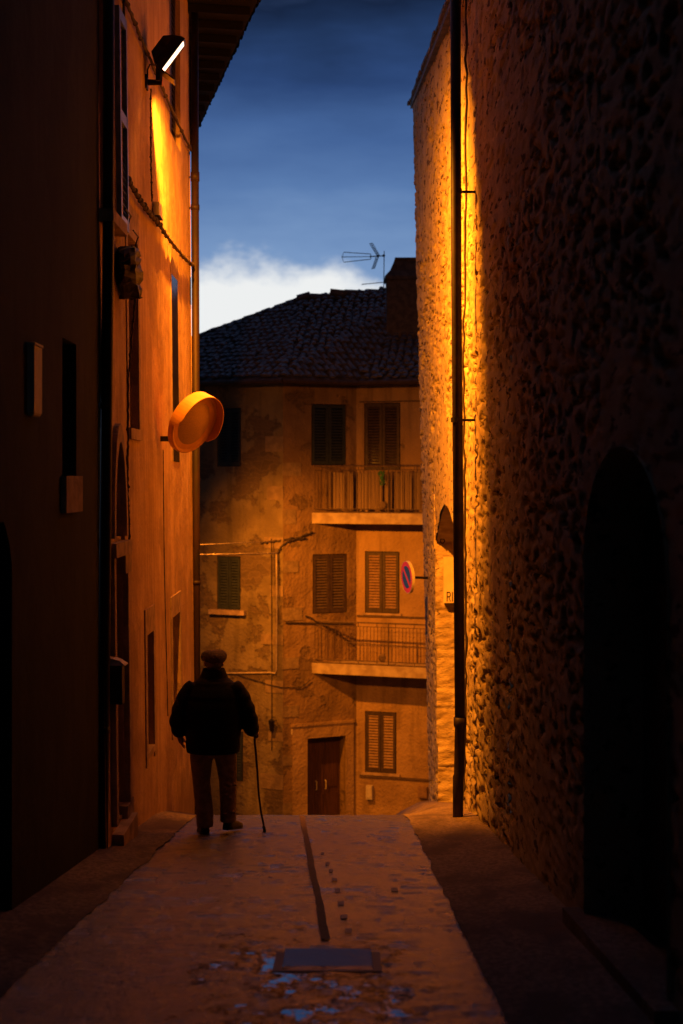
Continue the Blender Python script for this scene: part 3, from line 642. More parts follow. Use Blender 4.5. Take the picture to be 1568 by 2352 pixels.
#visor(cG + n_ * .012 + a_ * .19 + b_ * .157 * fb, cG + n_ * .012 - a_ * .19 + b_ * .157 * fb, .06)
mb = MB(); mb.add(ring(cG + n_ * .012, .177, .085) + ring(cG + n_ * .002, .177, .085), [(0, 1, 2, 3), (7, 6, 5, 4), (0, 4, 5, 1), (1, 5, 6, 2), (2, 6, 7, 3), (3, 7, 4, 0)])
link('glass', mb, M['lamp_glass'], fl)
mb = MB(); mb.tube([(-1.97, 15.05, 4.08), (-1.97, 15.05, 4.16), (-1.95, 15.07, 4.22), (-1.90, 15.1, 4.22)], .008, 6); link('flex', mb, M['cable'], fl)
def spot(name, loc, aim, watts, size, blend, soft, parent):
    d = bpy.data.lights.new(name, 'SPOT'); d.energy = watts; d.color = LAMP; d.spot_size = math.radians(size); d.spot_blend = blend; d.shadow_soft_size = soft
    o = bpy.data.objects.new(name, d); C.objects.link(o); o.parent = parent
    v_ = (Vector(aim) - Vector(loc)); o.rotation_euler = v_.to_track_quat('-Z', 'Y').to_euler(); o.location = Vector(loc) - BASE[parent.name]; return o
spot('lamp_light', cG + n_ * .035, (1.36, 19.5, .0), 13500, 116, 1.0, .04, fl)       # the reflector throws along the lane
spot('lamp_spill', cG + n_ * .035, (-.6, 15.2, -2.4), 450, 112, 1.0, .05, fl)                 # and spills weakly straight down

# ================================================================ TRAFFIC MIRROR
tm = thing('traffic_mirror', LF.p(16.0, .43, 0), 'round convex traffic mirror with an orange hood on the ochre facade', 'traffic mirror')
cM = px(441, 970, 15.9); nM = Vector((.76, -.50, -.41)).normalized(); mj = Vector((.47, 0, .88)); mj = (mj - nM * mj.dot(nM)).normalized(); mn = nM.cross(mj).normalized()
R = .345
def mring(r, off, k0=0, n=48): return [cM + (mj * math.cos(2 * math.pi * k_ / n) + mn * math.sin(2 * math.pi * k_ / n)) * r + nM * off for k_ in range(n)]
mb = MB(); mb.smooth = True
mb.loft([mring(R * .80 * s_ , .035 + .07 * (1 - s_ * s_) - .02) for s_ in (1.12, 1.0, .8, .6, .4, .2, .04)]); link('mirror_face', mb, M['mirror'], tm)
mb = MB(); mb.loft([mring(R * .88, .03), mring(R * .96, .045), mring(R, .03), mring(R, -.02), mring(R * .9, -.05), mring(R * .3, -.06)], cap=True); link('rim', mb, M['hood'], tm)
mb = MB(); up = mj
outer, inner_ = [], []
n = 56
pts = [2 * math.pi * (k_ / n) for k_ in range(-17, 18)]
for th in pts:
    w = min(1., (17.2 - abs(th) * n / 2 / math.pi) / 2.5) * .6 + .4
    dv = mj * math.cos(th) + mn * math.sin(th)
    outer.append((cM + dv * (R + .006) - nM * .02, cM + dv * (R + .006) + nM * .135 * w)); inner_.append((cM + dv * (R - .004) - nM * .02, cM + dv * (R - .004) + nM * .135 * w))
for i in range(len(pts) - 1):
    mb.quad(outer[i][0], outer[i + 1][0], outer[i + 1][1], outer[i][1]); mb.quad(inner_[i][0], inner_[i][1], inner_[i + 1][1], inner_[i + 1][0]); mb.quad(outer[i][1], outer[i + 1][1], inner_[i + 1][1], inner_[i][1])
link('hood', mb, M['hood'], tm)
mb = MB(); aM = LF.p(16.0, .445, 0); bM = cM - nM * .06
mb.box((aM + (aM + Vector((.22, -.02, -.02)))) / 2, (.12, .02, .028)); mb.tube([aM + Vector((.2, -.02, -.02)), bM], .022, 8); link('bracket', mb, M['dark_metal'], tm)

# ================================================================ RIGHT HOUSE (pitted render)
rh = thing('pitted_house', (1.36, 16, zr(16)), 'old right hand house with pitted render and a dark archway beside the drainpipe', 'house')
def wx(Y, Z):
    w = np.clip((Y - 17) / 9.0, 0, 1); return 1.36 + .024 * (4.0 - Z) * w - .05 * w
def arch_in(Y, Z):
    c, h, rise, spr = 19.65, 2.45, .60, -.94
    x = (Y - c) / h; return (np.abs(x) < 1) & (Z < spr + rise * np.clip(1 - x * x, 0, 1))
def gate_in(Y, Z):
    c, h, rise, spr = 7.20, 1.04, .62, -.47
    x = (Y - c) / h; return (np.abs(x) < 1) & (Z < spr + rise * np.sqrt(np.clip(1 - x * x, 0, 1))) & (Z > -2.6)
def pit(Y, Z, s=1.):
    d = (fbm(Y * 2.4, Z * 5.0, 3) - .47) * .045 + (fbm(Y * 8, Z * 22, 9) - .47) * .036
    h = fbm(Y * 4.2 * s, Z * 16 * s, 31, 4); d = d - np.clip((h - .555) / .025, 0, 1) * .05
    h2 = fbm(Y * 2.4 * s, Z * 8 * s, 57, 3); d = d - np.clip((h2 - .62) / .02, 0, 1) * .035
    return d / s * (.30 + .80 * np.clip((fbm(Y * .55, Z * .75, 91, 4) - .38) / .14, 0, 1))
ys = np.concatenate([np.arange(12.0, 26.31, .028)]); zs = np.arange(-6.6, 6.7, .022)
Y, Z = np.meshgrid(ys, zs, indexing='ij')
smooth_zone = np.clip((Z + 1.0) / .2, 0, 1) * np.clip((1.0 - Z) / .35, 0, 1) * np.clip((22.6 - Y) / .6, 0, 1) * np.clip((Y - 16.9) / .3, 0, 1)   # smoother new render over the arch
X = wx(Y, Z) - pit(Y, Z) * (1 - .75 * smooth_zone)
X = X + np.clip((Y - 26.0) / .3, 0, 1) ** 2 * .10
top = 5.50 + .122 * (Y - 17.3)
cY, cZ = (Y[:-1, :-1] + Y[1:, 1:]) / 2, (Z[:-1, :-1] + Z[1:, 1:]) / 2
keep = ~arch_in(cY, cZ) & (cZ < 5.50 + .122 * (cY - 17.3))
keep = np.where(cY < 15.6, ~arch_in(cY, cZ), keep)
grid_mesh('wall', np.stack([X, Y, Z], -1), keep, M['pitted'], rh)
ys = np.concatenate([np.arange(-6.0, 5.5, .25), np.arange(5.5, 12.04, .032)]); zs = np.concatenate([np.arange(-4.6, 3.8, .026), np.arange(3.8, 8., .2)]); Y, Z = np.meshgrid(ys, zs, indexing='ij')
X = 1.36 - pit(Y, Z, 1.7)
cY, cZ = (Y[:-1, :-1] + Y[1:, 1:]) / 2, (Z[:-1, :-1] + Z[1:, 1:]) / 2
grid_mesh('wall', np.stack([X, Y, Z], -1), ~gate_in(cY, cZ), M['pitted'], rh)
# upper wall above the fine grid, end wall
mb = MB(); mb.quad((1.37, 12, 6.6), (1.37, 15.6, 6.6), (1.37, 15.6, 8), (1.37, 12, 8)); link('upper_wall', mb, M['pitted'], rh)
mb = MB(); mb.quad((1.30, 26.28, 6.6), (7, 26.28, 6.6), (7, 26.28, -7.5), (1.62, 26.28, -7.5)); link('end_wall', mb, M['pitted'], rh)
# archway: far jamb of rough ashlar facing the camera, vault, near jamb, back
xs = np.arange(1.36, 3.6, .02); zs = np.arange(-6.6, -.2, .02); Xg, Zg = np.meshgrid(xs, zs, indexing='ij')
course = np.floor((Zg + 6.6 + .05 * (fbm(Xg * 2, Zg * 1.2, 77) - .5)) / .29)
blk = np.floor(Xg / .47 + (course % 2) * .5); hsh = np.sin(course * 12.9898 + blk * 78.233) * 43758.5; hsh = hsh - np.floor(hsh)
fz = (Zg + 6.6) / .29 % 1; fxb = (Xg / .47 + (course % 2) * .5) % 1
joint = np.clip(np.minimum(np.minimum(fz, 1 - fz) * .29, np.minimum(fxb, 1 - fxb) * .47) / .02, 0, 1)
dep = joint * (.006 + hsh * .022) + (fbm(Xg * 7, Zg * 16, 5) - .47) * .07 + (fbm(Xg * 2.5, Zg * 5, 15) - .47) * .08
P = np.stack([Xg, 22.12 - dep, Zg], -1)
g = grid_mesh('arch_jamb', P, Xg[1:, 1:] > wx(22.1, Zg[1:, 1:]) + .0, M['ashlar'], rh); g['label'] = 'lit jamb of rough stone courses inside the archway'
mb = MB(); ac = [(19.65 + 2.47 * math.cos(t), -.94 + .61 * math.sin(t) ** 2) for t in [math.pi * i / 40 for i in range(41)]]
for i in range(40): mb.quad((1.42, *ac[i]), (1.42, *ac[i + 1]), (3.6, *ac[i + 1]), (3.6, *ac[i]))
mb.quad((1.38, 17.18, -6.6), (1.38, 17.18, -.94), (3.6, 17.18, -.94), (3.6, 17.18, -6.6)); mb.quad((3.6, 17, -6.6), (3.6, 22.3, -6.6), (3.6, 22.3, 0), (3.6, 17, 0))
link('vault', mb, M['ashlar'], rh)
mb = MB(); rp = [Vector((1.50, 22.06, -.92)) + Vector((math.cos(t) * .032, -.04, math.sin(t) * .032)) for t in [2 * math.pi * k_ / 20 for k_ in range(21)]]
mb.tube(rp, .009, 6, False); link('iron_ring', mb, M['dark_metal'], rh)
# verge: tile course climbing along the wall top
mb = MB(); va, vb = Vector((1.30, 15.0, 5.50 + .122 * -2.3)), Vector((1.26, 26.45, 5.50 + .122 * 9.15))
t = (vb - va).normalized(); Ls = (vb - va).length
P = [va + Vector((-.03, 0, .0)), vb + Vector((-.03, 0, 0)), vb + Vector((-.03, 0, .09)), va + Vector((-.03, 0, .09)), va + Vector((5, 0, 0)), vb + Vector((5, 0, 0)), vb + Vector((5, 0, .09)), va + Vector((5, 0, .09))]
mb.add(P, [(0, 1, 2, 3), (0, 4, 5, 1), (3, 2, 6, 7), (1, 5, 6, 2), (0, 3, 7, 4)])
k_ = 0.
while k_ < Ls:
    w = random.uniform(.30, .40); c = va + t * (k_ + w / 2) + Vector((.08 + random.uniform(-.02, .01), 0, .105)); mb.box(c, (.14, w / 2 - .004, .025), Matrix.Rotation(math.atan(.122) + random.uniform(-.03, .05), 3, 'X')); k_ += w
mb.box((4.8, 4.8, 8.1), (3.5, 10.8, .1))
link('roof', mb, M['tile'], rh)
# carriage gate
mb = MB(); ac = [(7.20 + 1.05 * math.cos(t), -.47 + .63 * math.sin(t)) for t in [math.pi * i / 30 for i in range(31)]]; ac = [(8.25, -2.6)] + ac + [(6.15, -2.6)]
for i in range(len(ac) - 1): mb.quad((1.35, *ac[i]), (1.35, *ac[i + 1]), (1.68, *ac[i + 1]), (1.68, *ac[i]))
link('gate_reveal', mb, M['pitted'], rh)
mb = MB()
for i in range(9): mb.box((1.70, 6.24 + i * .24, -1.2), (.02, .117, 1.45))
for z in (-2.1, -.6): mb.box((1.675, 7.2, z), (.012, 1.04, .06))
gt = link('gate', mb, M['gate'], rh)
mb = MB(); mb.tube([(1.66, 7.1, -1.35), (1.62, 7.1, -1.35), (1.62, 7.1, -1.5), (1.66, 7.1, -1.5)], .012, 6); link('handle', mb, M['dark_metal'], gt)
mb = MB(); mb.box((1.40, 7.2, zr(7.2) + .03), (.14, 1.25, .09), Matrix.Rotation(-.12, 3, 'X')); link('doorstep', mb, M['pave'], rh)

# street plaque on the jamb
pq = thing('street_plaque', (1.63, 22.05, -1.83), 'pale stone street plaque lettered RIO under the archway, half hidden by the drainpipe', 'plaque')
mb = MB(); mb.box((1.76, 22.03, -1.50), (.245, .03, .34)); link('slab', mb, M['plate'], pq)
mb = MB(); mb.add([(1.53, 22.06, -1.85), (2.0, 22.06, -1.85), (2.0, 21.98, -1.85), (1.53, 21.98, -1.85), (1.56, 22.06, -1.91), (1.97, 22.06, -1.91), (1.97, 22.02, -1.91), (1.56, 22.02, -1.91)],
                  [(0, 1, 2, 3), (7, 6, 5, 4), (0, 4, 5, 1), (3, 2, 6, 7), (0, 3, 7, 4), (1, 5, 6, 2)]); link('ledge', mb, M['shut_frame'], pq)
def strokes(mb, x, z, w, h, segs, th, y):
    for (a, b, c, d) in segs:
        p0, p1 = Vector((x + a * w, y, z + b * h)), Vector((x + c * w, y, z + d * h)); v_ = p1 - p0; L = v_.length
        Mx = Matrix((v_.normalized(), Vector((0, 1, 0)), v_.normalized().cross(Vector((0, 1, 0))))).transposed()
        mb.box((p0 + p1) / 2, (L / 2 + th / 2, .004, th / 2), Mx)
mb = MB(); y_ = 21.996
strokes(mb, 1.568, -1.81, .047, .13, [(0, 0, 0, 1), (0, 1, .75, 1), (.75, 1, 1, .86), (1, .86, 1, .64), (1, .64, .75, .5), (.75, .5, 0, .5), (.5, .5, 1, 0)], .012, y_)
strokes(mb, 1.647, -1.81, .001, .13, [(0, 0, 0, 1)], .012, y_)
strokes(mb, 1.690, -1.81, .05, .13, [(0, .15, 0, .85), (0, .85, .3, 1), (.3, 1, .7, 1), (.7, 1, 1, .85), (1, .85, 1, .15), (1, .15, .7, 0), (.7, 0, .3, 0), (.3, 0, 0, .15)], .012, y_ - .0005)
link('lettering', mb, M['ink'], pq)
# no parking sign
ns = thing('no_parking_sign', (1.38, 24.6, -1.66), 'round red and blue no parking sign at the far corner of the pitted house', 'road sign')
cS = px(935, 1325, 24.4); nS = Vector((-.945, -.31, -.06)).normalized(); uS = (Vector((.07, 0, 1)) - nS * nS.dot(Vector((.07, 0, 1)))).normalized(); eS = uS.cross(nS).normalized()
RS = .262
def disc(mb, r0, r1, off0, off1, n=40):
    ringf = lambda r, o_: [cS + (eS * math.cos(2 * math.pi * k_ / n) + uS * math.sin(2 * math.pi * k_ / n)) * r + nS * o_ for k_ in range(n)]
    mb.loft([ringf(r0, off0), ringf(r1, off0), ringf(r1, off1), ringf(r0, off1)], cap=False)
mb = MB(); disc(mb, .001, RS * .985, -.012, .012); link('disc', mb, M['sign_red'], ns)
mb = MB(); disc(mb, RS * .987, RS * 1.02, -.035, .015); link('rim', mb, M['sign_rim'], ns)
mb = MB(); RB = RS * .70; al = math.radians(135); dd_ = (eS * math.cos(al) + uS * math.sin(al)); pp_ = (eS * math.cos(al + math.pi / 2) + uS * math.sin(al + math.pi / 2))
for s_ in (-1, 1):
    h = .18 * RB; a0 = math.asin(h / RB); arc = [a0 + (math.pi - 2 * a0) * k_ / 24 for k_ in range(25)]
    P = [cS + dd_ * (RB * math.cos(t)) + pp_ * (s_ * RB * math.sin(t)) + nS * .0155 for t in arc]; Q = [q - nS * .006 for q in P]; nn_ = len(P)
    mb.add(P + Q, [tuple(range(nn_)), tuple(range(2 * nn_ - 1, nn_ - 1, -1))] + [(i, (i + 1) % nn_, nn_ + (i + 1) % nn_, nn_ + i) for i in range(nn_)])
link('blue_field', mb, M['sign_blue'], ns)
mb = MB(); mb.tube([cS - nS * .02, cS - nS * .05 + Vector((.05, 0, -.01)), (1.56, 24.6, cS.z - .03)], .022, 8); mb.box(cS - nS * .03 + Vector((.03, 0, -.01)), (.05, .04, .04)); link('bracket', mb, M['dark_metal'], ns)
# big drainpipe on the right
dp = thing('drainpipe', (1.20, 15.05, zr(15.05)), 'tall black drainpipe with a socket near its foot before the lit archway', 'drainpipe')
mb = MB(); mb.smooth = True; mb.tube([(1.15, 15.0, 6.3), (1.165, 15.02, 2), (1.205, 15.05, -2.45)], .0535, 16); link('pipe', mb, M['pipe_dark'], dp)
mb = MB(); mb.smooth = True; mb.tube([(1.205, 15.05, -2.42), (1.205, 15.05, -2.50), (1.205, 15.05, -2.53), (1.195, 15.05, -3.0), (1.187, 15.05, -3.02), (1.183, 15.05, -3.50)], [.066, .066, .054, .053, .056, .052], 16); link('foot_pipe', mb, M['pipe_dark'], dp)
for z in (2.92, .60):
    mb = MB(); mb.tube([(1.165, 15.02, z + .025), (1.165, 15.02, z - .025)], .058, 14); mb.box((1.27, 15.06, z), (.10, .012, .012)); link('clip', mb, M['dark_metal'], dp)
cable('wall_cable', 'thin cable straggling down the pitted wall just right of the tall drainpipe', [(1.32, 15.9, 6.2), (1.33, 15.75, 4), (1.31, 15.9, 1.5), (1.32, 15.8, -.8), (1.32, 15.75, -2.2), (1.28, 15.5, -3.2), (1.22, 15.12, zr(15.1) + .03)], .014, jit=.012, n=14)

# ================================================================ HOUSE AT THE END
bh = thing('end_house', (-1.5, 38, zr(38)), 'three storey corner house with two balconies closing the end of the lane', 'house')
PL, C0, C1, PR = (-7.0, 40.6), (-1.5, 38.0), (.389, 38.9), (6.0, 37.05)
FL_ = Face(PL, C0); FM = Face(C0, C1); FR = Face(C1, PR); GZ, TZ = -9.3, 2.62
SL = (M['shut_green'], M['shut_green']); SB = (M['shut_brown'], M['shut_frame'])
rects = {}
for nm, f, r in (('L1', FL_, (498, 937, 553, 1071)), ('L2', FL_, (498, 1277, 552, 1400)), ('L3', FL_, (500, 1678, 558, 1792)),
                 ('M1', FM, (715, 928, 795, 1068)), ('M2', FM, (718, 1272, 797, 1408)), ('MD', FM, (705, 1692, 793, 1906)),
                 ('R1', FR, (836, 925, 919, 1080)), ('R2', FR, (838, 1266, 917, 1408)), ('R3', FR, (838, 1634, 910, 1775))):
    rects[nm] = f.rect(*r)
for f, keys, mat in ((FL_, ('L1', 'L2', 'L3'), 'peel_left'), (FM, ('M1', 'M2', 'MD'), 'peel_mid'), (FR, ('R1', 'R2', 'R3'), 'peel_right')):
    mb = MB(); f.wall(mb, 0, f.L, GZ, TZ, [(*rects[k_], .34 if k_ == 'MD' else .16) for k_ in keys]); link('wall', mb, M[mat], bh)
for nm, f, sh, sill in (('L1', FL_, SL, None), ('L2', FL_, SL, (.18, .14, .12)), ('L3', FL_, SL, None), ('M1', FM, SL, None), ('M2', FM, (M['shut_mid'], M['shut_frame']), None), ('R1', FR, (M['shut_frame'], M['shut_frame']), None), ('R2', FR, SB, (.06, .05, .05)), ('R3', FR, SB, (.10, .06, .06))):
    window(bh, f, rects[nm], .16, sill, frame=False, shut=sh, n_shut=-.05)
# plaster band round the middle door, door leaves
q0, q1, z0, z1 = rects['MD']; mb = MB()
FM.box(mb, q0 - .42, q0, 0, .03, GZ, z1 + .33); FM.box(mb, q1, q1 + .23, 0, .03, GZ, z1 + .33); FM.box(mb, q0, q1, 0, .03, z1, z1 + .33); FM.box(mb, q0 - .46, q1 + .25, 0, .06, z1 + .33, z1 + .40); link('door_surround', mb, M['peel_right'], bh)
mb = MB(); mid = q0 + .30
FM.box(mb, q0, mid, -.52, -.34, z0, z1); FM.box(mb, mid + .005, q1, -.40, -.34, z0, z1)
for (a, b) in ((mid + .08, mid + .30), (mid + .38, q1 - .08)):
    for (c, d) in ((z0 + .2, z0 + .9), (z0 + 1.05, z1 - .2)): FM.box(mb, a, b, -.34, -.32, c, d)
dr = link('door', mb, M['wood_door'], bh)
mb = MB(); zc = z0 + 1.12
for q in (mid + .09, mid + .36): mb = MB(); mb.tube([FM.p(q, zc + .12, -.31), FM.p(q, zc + .10, -.26), FM.p(q, zc - .10, -.26), FM.p(q, zc - .12, -.31)], .014, 6); link('handle', mb, M['pale_metal'], dr)
#link('handle', mb, M['pale_metal'], dr)
# stone band and quoin patches, dark strips painted as string course shadow lines
for qa, za, zb in ((.10, rects['R1'][3] + .02, rects['R1'][3] + .05), (.02, rects['R2'][2] - .10, rects['R2'][2] - .06), (.1, rects['R3'][2] - .12, rects['R3'][2] - .07)):
    mb = MB(); FR.box(mb, qa, FR.L, 0, .045, za, zb); link('course_shadow_line', mb, M['rail'], bh)
mb = MB()
for i in range(16):
    z = -8.6 + i * .62; w = random.uniform(.35, .7); h = random.uniform(.22, .42)
    mb = MB()
    if i % 2: FL_.box(mb, FL_.L - w, FL_.L + .012, 0, .018, z, z + h)
    else: FM.box(mb, -.012, w * .8, 0, .018, z, z + h)
    link('quoin', mb, M['quoin'], bh)
# balconies
def balcony(v_top, v_bot, v_rail, post_us, screen, label):
    a = FM.p(FM.hit(716, 1200)[0], 0); d1 = 37.2; b = Vector(((1010 - CU) * d1 / F, d1, 0)); z1 = (CV - v_top) * 37.9 / F; z0 = (CV - v_bot) * 37.9 / F
    c1 = Vector((*C1, 0)); rr = FR.p(FR.hit(1030, 1200)[0], 0)
    mb = MB(); mb.prism([(a.x, a.y), (b.x, b.y), (b.x + .05, b.y + .9), (rr.x, rr.y), (c1.x, c1.y)], z0, z1)
    t = (b - a).normalized(); nn_ = Vector((t.y, -t.x, 0)); nn_ = nn_ if nn_.y < 0 else -nn_
    o = link('balcony', mb, M['slab'], bh, label=label)
    L = (b - a).length; rail_z = (CV - v_rail) * 37.9 / F; mb = MB()
    q = lambda s_, z, off=-.06: Vector((*(a + t * s_ + nn_ * off).xy, z))
    s_of = lambda u: next(x for x in np.arange(0, 6, .01) if (a + t * x).x / (a + t * x).y * F + CU >= u)
    mb.tube([q(.02, rail_z), q(L, rail_z)], .022, 6); mb.tube([q(.02, z1 + .10), q(L, z1 + .10)], .014, 6); mb.tube([q(.02, z1 + .02), q(L, z1 + .02)], .016, 6)
    for u in post_us: mb.tube([q(s_of(u), z1), q(s_of(u), rail_z + .02)], .022, 6)
    for i in range(int(L / .5)): mb.tube([q(.25 + i * .5, z1), q(.25 + i * .5, z1 + .10)], .010, 4); mb.tube([q(.25 + i * .5, rail_z - .10), q(.25 + i * .5, rail_z)], .010, 4)
    mb.tube([q(.02, rail_z - .10), q(L, rail_z - .10)], .010, 5)
    if not screen: mb.tube([q(.9, (rail_z + z1) / 2 + .02), q(L, (rail_z + z1) / 2 - .04)], .012, 5)
    s_ = .06
    while s_ < L:
        mb.tube([q(s_, z1 + .10), q(s_, rail_z - .10)], .0075, 4); s_ += .095
    uo = post_us[0] - 14; c = q(s_of(uo), z1 + .20, -.04)
    mb.loft([[c + t * (r_ * math.cos(2 * math.pi * k_ / 16)) + Vector((0, 0, r_ * math.sin(2 * math.pi * k_ / 16))) + nn_ * o_ for k_ in range(16)] for r_, o_ in ((.10, -.015), (.10, .015), (.05, .03))])
    link('railing', mb, M['rail'], o)
    if screen:
        mb = MB(); s_ = .32
        while s_ < L:
            g = random.choice((.0, .0, .0, .0, .0, .0, .03, .08)); w = random.uniform(.02, .05)
            mb.box(q(s_ + w / 2, (z1 + .10 + rail_z - .12 + random.uniform(-.12, .0)) / 2, -.12 + random.uniform(-.01, .01)), (w / 2, .012, (rail_z - z1 - .24) / 2), Matrix((t, nn_, Vector((0, 0, 1)))).transposed()); s_ += w + g * .9 + .004
        link('screen', mb, M['reed'], o)
    return q, s_of, z1, rail_z
q, s_of, zt, rz = balcony(1178, 1203, 1070, (890,), True, 'upper balcony with reed screening behind its bars')
pt = thing('balcony_plant', q(s_of(880), rz - .3, .03), 'small green plant hanging on the upper balcony railing', 'plant')
mb = MB()
for i in range(60):
    c = q(s_of(878) + random.gauss(0, .035), rz - .12 - random.random() * .36, .02 + random.uniform(-.03, .05)); a = random.random() * 6.3; e = Vector((math.cos(a), math.sin(a) * .5, random.uniform(-1, .3))).normalized() * .05; w = Vector((-e.z, .2 * e.x, e.x)) * .5
    mb.quad(c, c + e * .5 + w, c + e, c + e * .5 - w)
link('leaves', mb, M['leaf'], pt)
mb = MB(); c = q(s_of(879), rz - .12, .02); mb.tube([c, c + Vector((.02, 0, -.15)), c + Vector((0, -.01, -.36))], .008, 5); link('stem', mb, M['cane'], pt)
balcony(1527, 1551, 1430, (890,), False, 'lower balcony with bare bars')
# roof
def ext(f, s_, o_): r = f.p(s_, 0, o_); return r
EZ2 = 2.57
def eave(f1, f2, s1):
    a = f1.p(0, 0, .45); b = f2.p(0, 0, .45); den = f1.t.x * f2.t.y - f1.t.y * f2.t.x; k_ = ((b.x - a.x) * f2.t.y - (b.y - a.y) * f2.t.x) / den; r = a + f1.t * k_; return Vector((r.x, r.y, EZ2))
E0 = FL_.p(-.3, EZ2, .45); E1 = eave(FL_, FM, 0); E2 = eave(FM, FR, 0); E3 = FR.p(FR.L, EZ2, .45)
R0 = px(684, 690, 43.5); R1 = px(985, 656, 44.5); R2 = px(1500, 640, 44); HL = px(330, 850, 44)
tris = [(E0, E1, R0), (E0, R0, HL), (E1, E2, R1), (E1, R1, R0), (E2, E3, R2), (E2, R2, R1)]
mb = MB()
for t in tris: mb.add([p_ - Vector((0, 0, .05)) for p_ in t], [(0, 1, 2)])
mb.add([R0, R1, R2, HL, px(684, 690, 43.5) + Vector((0, 6, -3)), R1 + Vector((0, 6, -3)), R2 + Vector((0, 6, -3)), HL + Vector((0, 5, -1.2))], [(0, 1, 5, 4), (1, 2, 6, 5), (3, 0, 4, 7)])
for t in tris: roof_tiles(mb, t)
for a, b in ((HL, R0), (R0, R1), (R1, R2)):
    Ls = (b - a).length; k_ = 0.; t = (b - a).normalized()
    while k_ < Ls:
        c = a + t * k_ + Vector((0, 0, random.uniform(-.02, .05))); mb.tube([c, c + t * .40 + Vector((0, 0, -.03))], [.13, .10], 8); k_ += .36
c = px(778, 672, 43.8); mb.box(c, (.26, .2, .07), Matrix.Rotation(.1, 3, 'Y'))
ro = link('roof', mb, M['tile'], bh)
mb = MB()
for a, b in ((E0, E1), (E1, E2), (E2, E3)): mb.tube([a + Vector((0, -.02, -.08)), b + Vector((0, -.02, -.08))], .07, 8)
for f in (FL_, FM, FR): f.box(mb, .02, f.L - .02, 0.002, .44, EZ2 - .06, EZ2 - .02)
link('gutter', mb, M['shut_frame'], ro)
cx0, cx1 = (886 - CU) * 41 / F, (985 - CU) * 41 / F; zt_, zm = (CV - 594) * 41 / F, (CV - 634) * 41 / F
mb = MB(); rr = lambda x0, x1, y0, y1, z: [Vector((x0, y0, z)), Vector((x1, y0, z)), Vector((x1, y1, z)), Vector((x0, y1, z))]
mb.loft([rr(cx0 + .02, cx1 - .02, 41, 41.9, 3.6), rr(cx0 + .02, cx1 - .02, 41, 41.9, zm - .1), rr(cx0 - .03, cx1 + .03, 40.95, 41.95, zm - .09), rr(cx0 - .03, cx1 + .03, 40.95, 41.95, zm), rr(cx0 + .12, cx1 - .12, 41.1, 41.8, zm + .18), rr(cx0 + .24, cx1 - .2, 41.2, 41.7, zt_ - .02), rr(cx0 + .24, cx1 - .2, 41.2, 41.7, zt_)])
mb.box(((cx0 + cx1) / 2 + .08, 41.45, zt_ + .03), (.42, .3, .03)); link('chimney', mb, M['sooty'], ro)
# antenna
an = thing('tv_antenna', px(881, 664, 40.6), 'thin television antenna beside the chimney against the bright cloud', 'antenna')
D = 40.6
mb = MB(); mb.tube([px(881, 668, D), px(882, 576, D)], .013, 6); link('mast', mb, M['dark_metal'], an)
mb = MB(); mb.tube([px(884, 587, D), px(850, 589, D)], .016, 6); mb.ellipsoid(px(881, 587, D), (.04, .04, .04), 8, 6); mb.ellipsoid(px(868, 588, D), (.03, .03, .04), 8, 6); mb.ellipsoid(px(851, 589, D), (.025, .025, .03), 8, 6); link('boom', mb, M['dark_metal'], an)
mb = MB(); P = [px(u, v_, D) for u, v_ in ((851, 583), (789, 579), (785, 590), (789, 602), (851, 595))]; mb.tube(P, .011, 5); mb.tube([px(850, 589, D), px(785, 590, D)], .010, 5); mb.tube([P[0], P[-1]], .010, 5); link('director', mb, M['dark_metal'], an)
for (pa, pb) in (((868, 586), (852, 559)), ((866, 591), (857, 617))):
    mb = MB()
    for off in (-3, 0, 3): mb.tube([px(pa[0] + off, pa[1], D + off * .02), px(pb[0] + off, pb[1] - off * .3, D + off * .05)], .0095, 5)
    for i in range(7):
        f = i / 6; c0 = Vector(pa).lerp(Vector(pb), f); mb.tube([px(c0.x - 3.5, c0.y, D - .06), px(c0.x + 3.5, c0.y - 1, D + .12)], .007, 4)
    link('reflector', mb, M['dark_metal'], an)
mb = MB(); mb.tube([px(881, 648, D), px(830, 653, D)], .011, 5)
for i in range(6): u = 834 + i * 8; mb.tube([px(u, 653 - i * .9, D - .12), px(u, 651.5 - i * .9, D + .12)], .006, 4)
link('lower_boom', mb, M['dark_metal'], an)
# pipes, cables, fixtures on the end house
def on(f, u, v_, off=.03): s_, z = f.hit(u, v_); return f.p(s_, z, off)
mb = MB(); mb.tube([on(FL_, 636, 1270), on(FL_, 637, 1400), on(FL_, 636, 1538), on(FL_, 633, 1546), on(FL_, 624, 1544), on(FL_, 480, 1546)], .022, 8); tag(link('gas_pipe', mb, M['pipe_pale'], None), 'thin pale pipe turning left above the old man on the end house', 'pipe')
mb = MB(); mb.tube([on(FM, 655, 1429), on(FM, 700, 1430), on(FM, 735, 1431), on(FM, 810, 1432)], .020, 8); tag(link('gas_pipe', mb, M['cable'], None), 'short dark horizontal pipe left of the lower balcony rail', 'pipe')
cable('house_cable', 'straight dark cable down the corner of the end house beside the pale pipe', [on(FL_, 624, 1236), on(FL_, 625, 1500), on(FL_, 625, 1722)], .014, group='cables on the end house')
cable('house_cable', 'ragged cable bundle between the two faces of the end house above the middle window', [on(FL_, 600, 1246, .05), on(FL_, 640, 1242, .06), on(FM, 668, 1236, .05), on(FM, 690, 1232, .05), on(FM, 716, 1222, .05)], .026, jit=.02, n=8, group='cables on the end house')
cable('house_cable', 'ragged cable dipping from the corner bracket to the bright overhead wire', [on(FM, 700, 1236, .05), on(FM, 662, 1240, .05), on(FL_, 646, 1256, .05), on(FL_, 640, 1270, .05)], .022, jit=.015, n=8, group='cables on the end house')
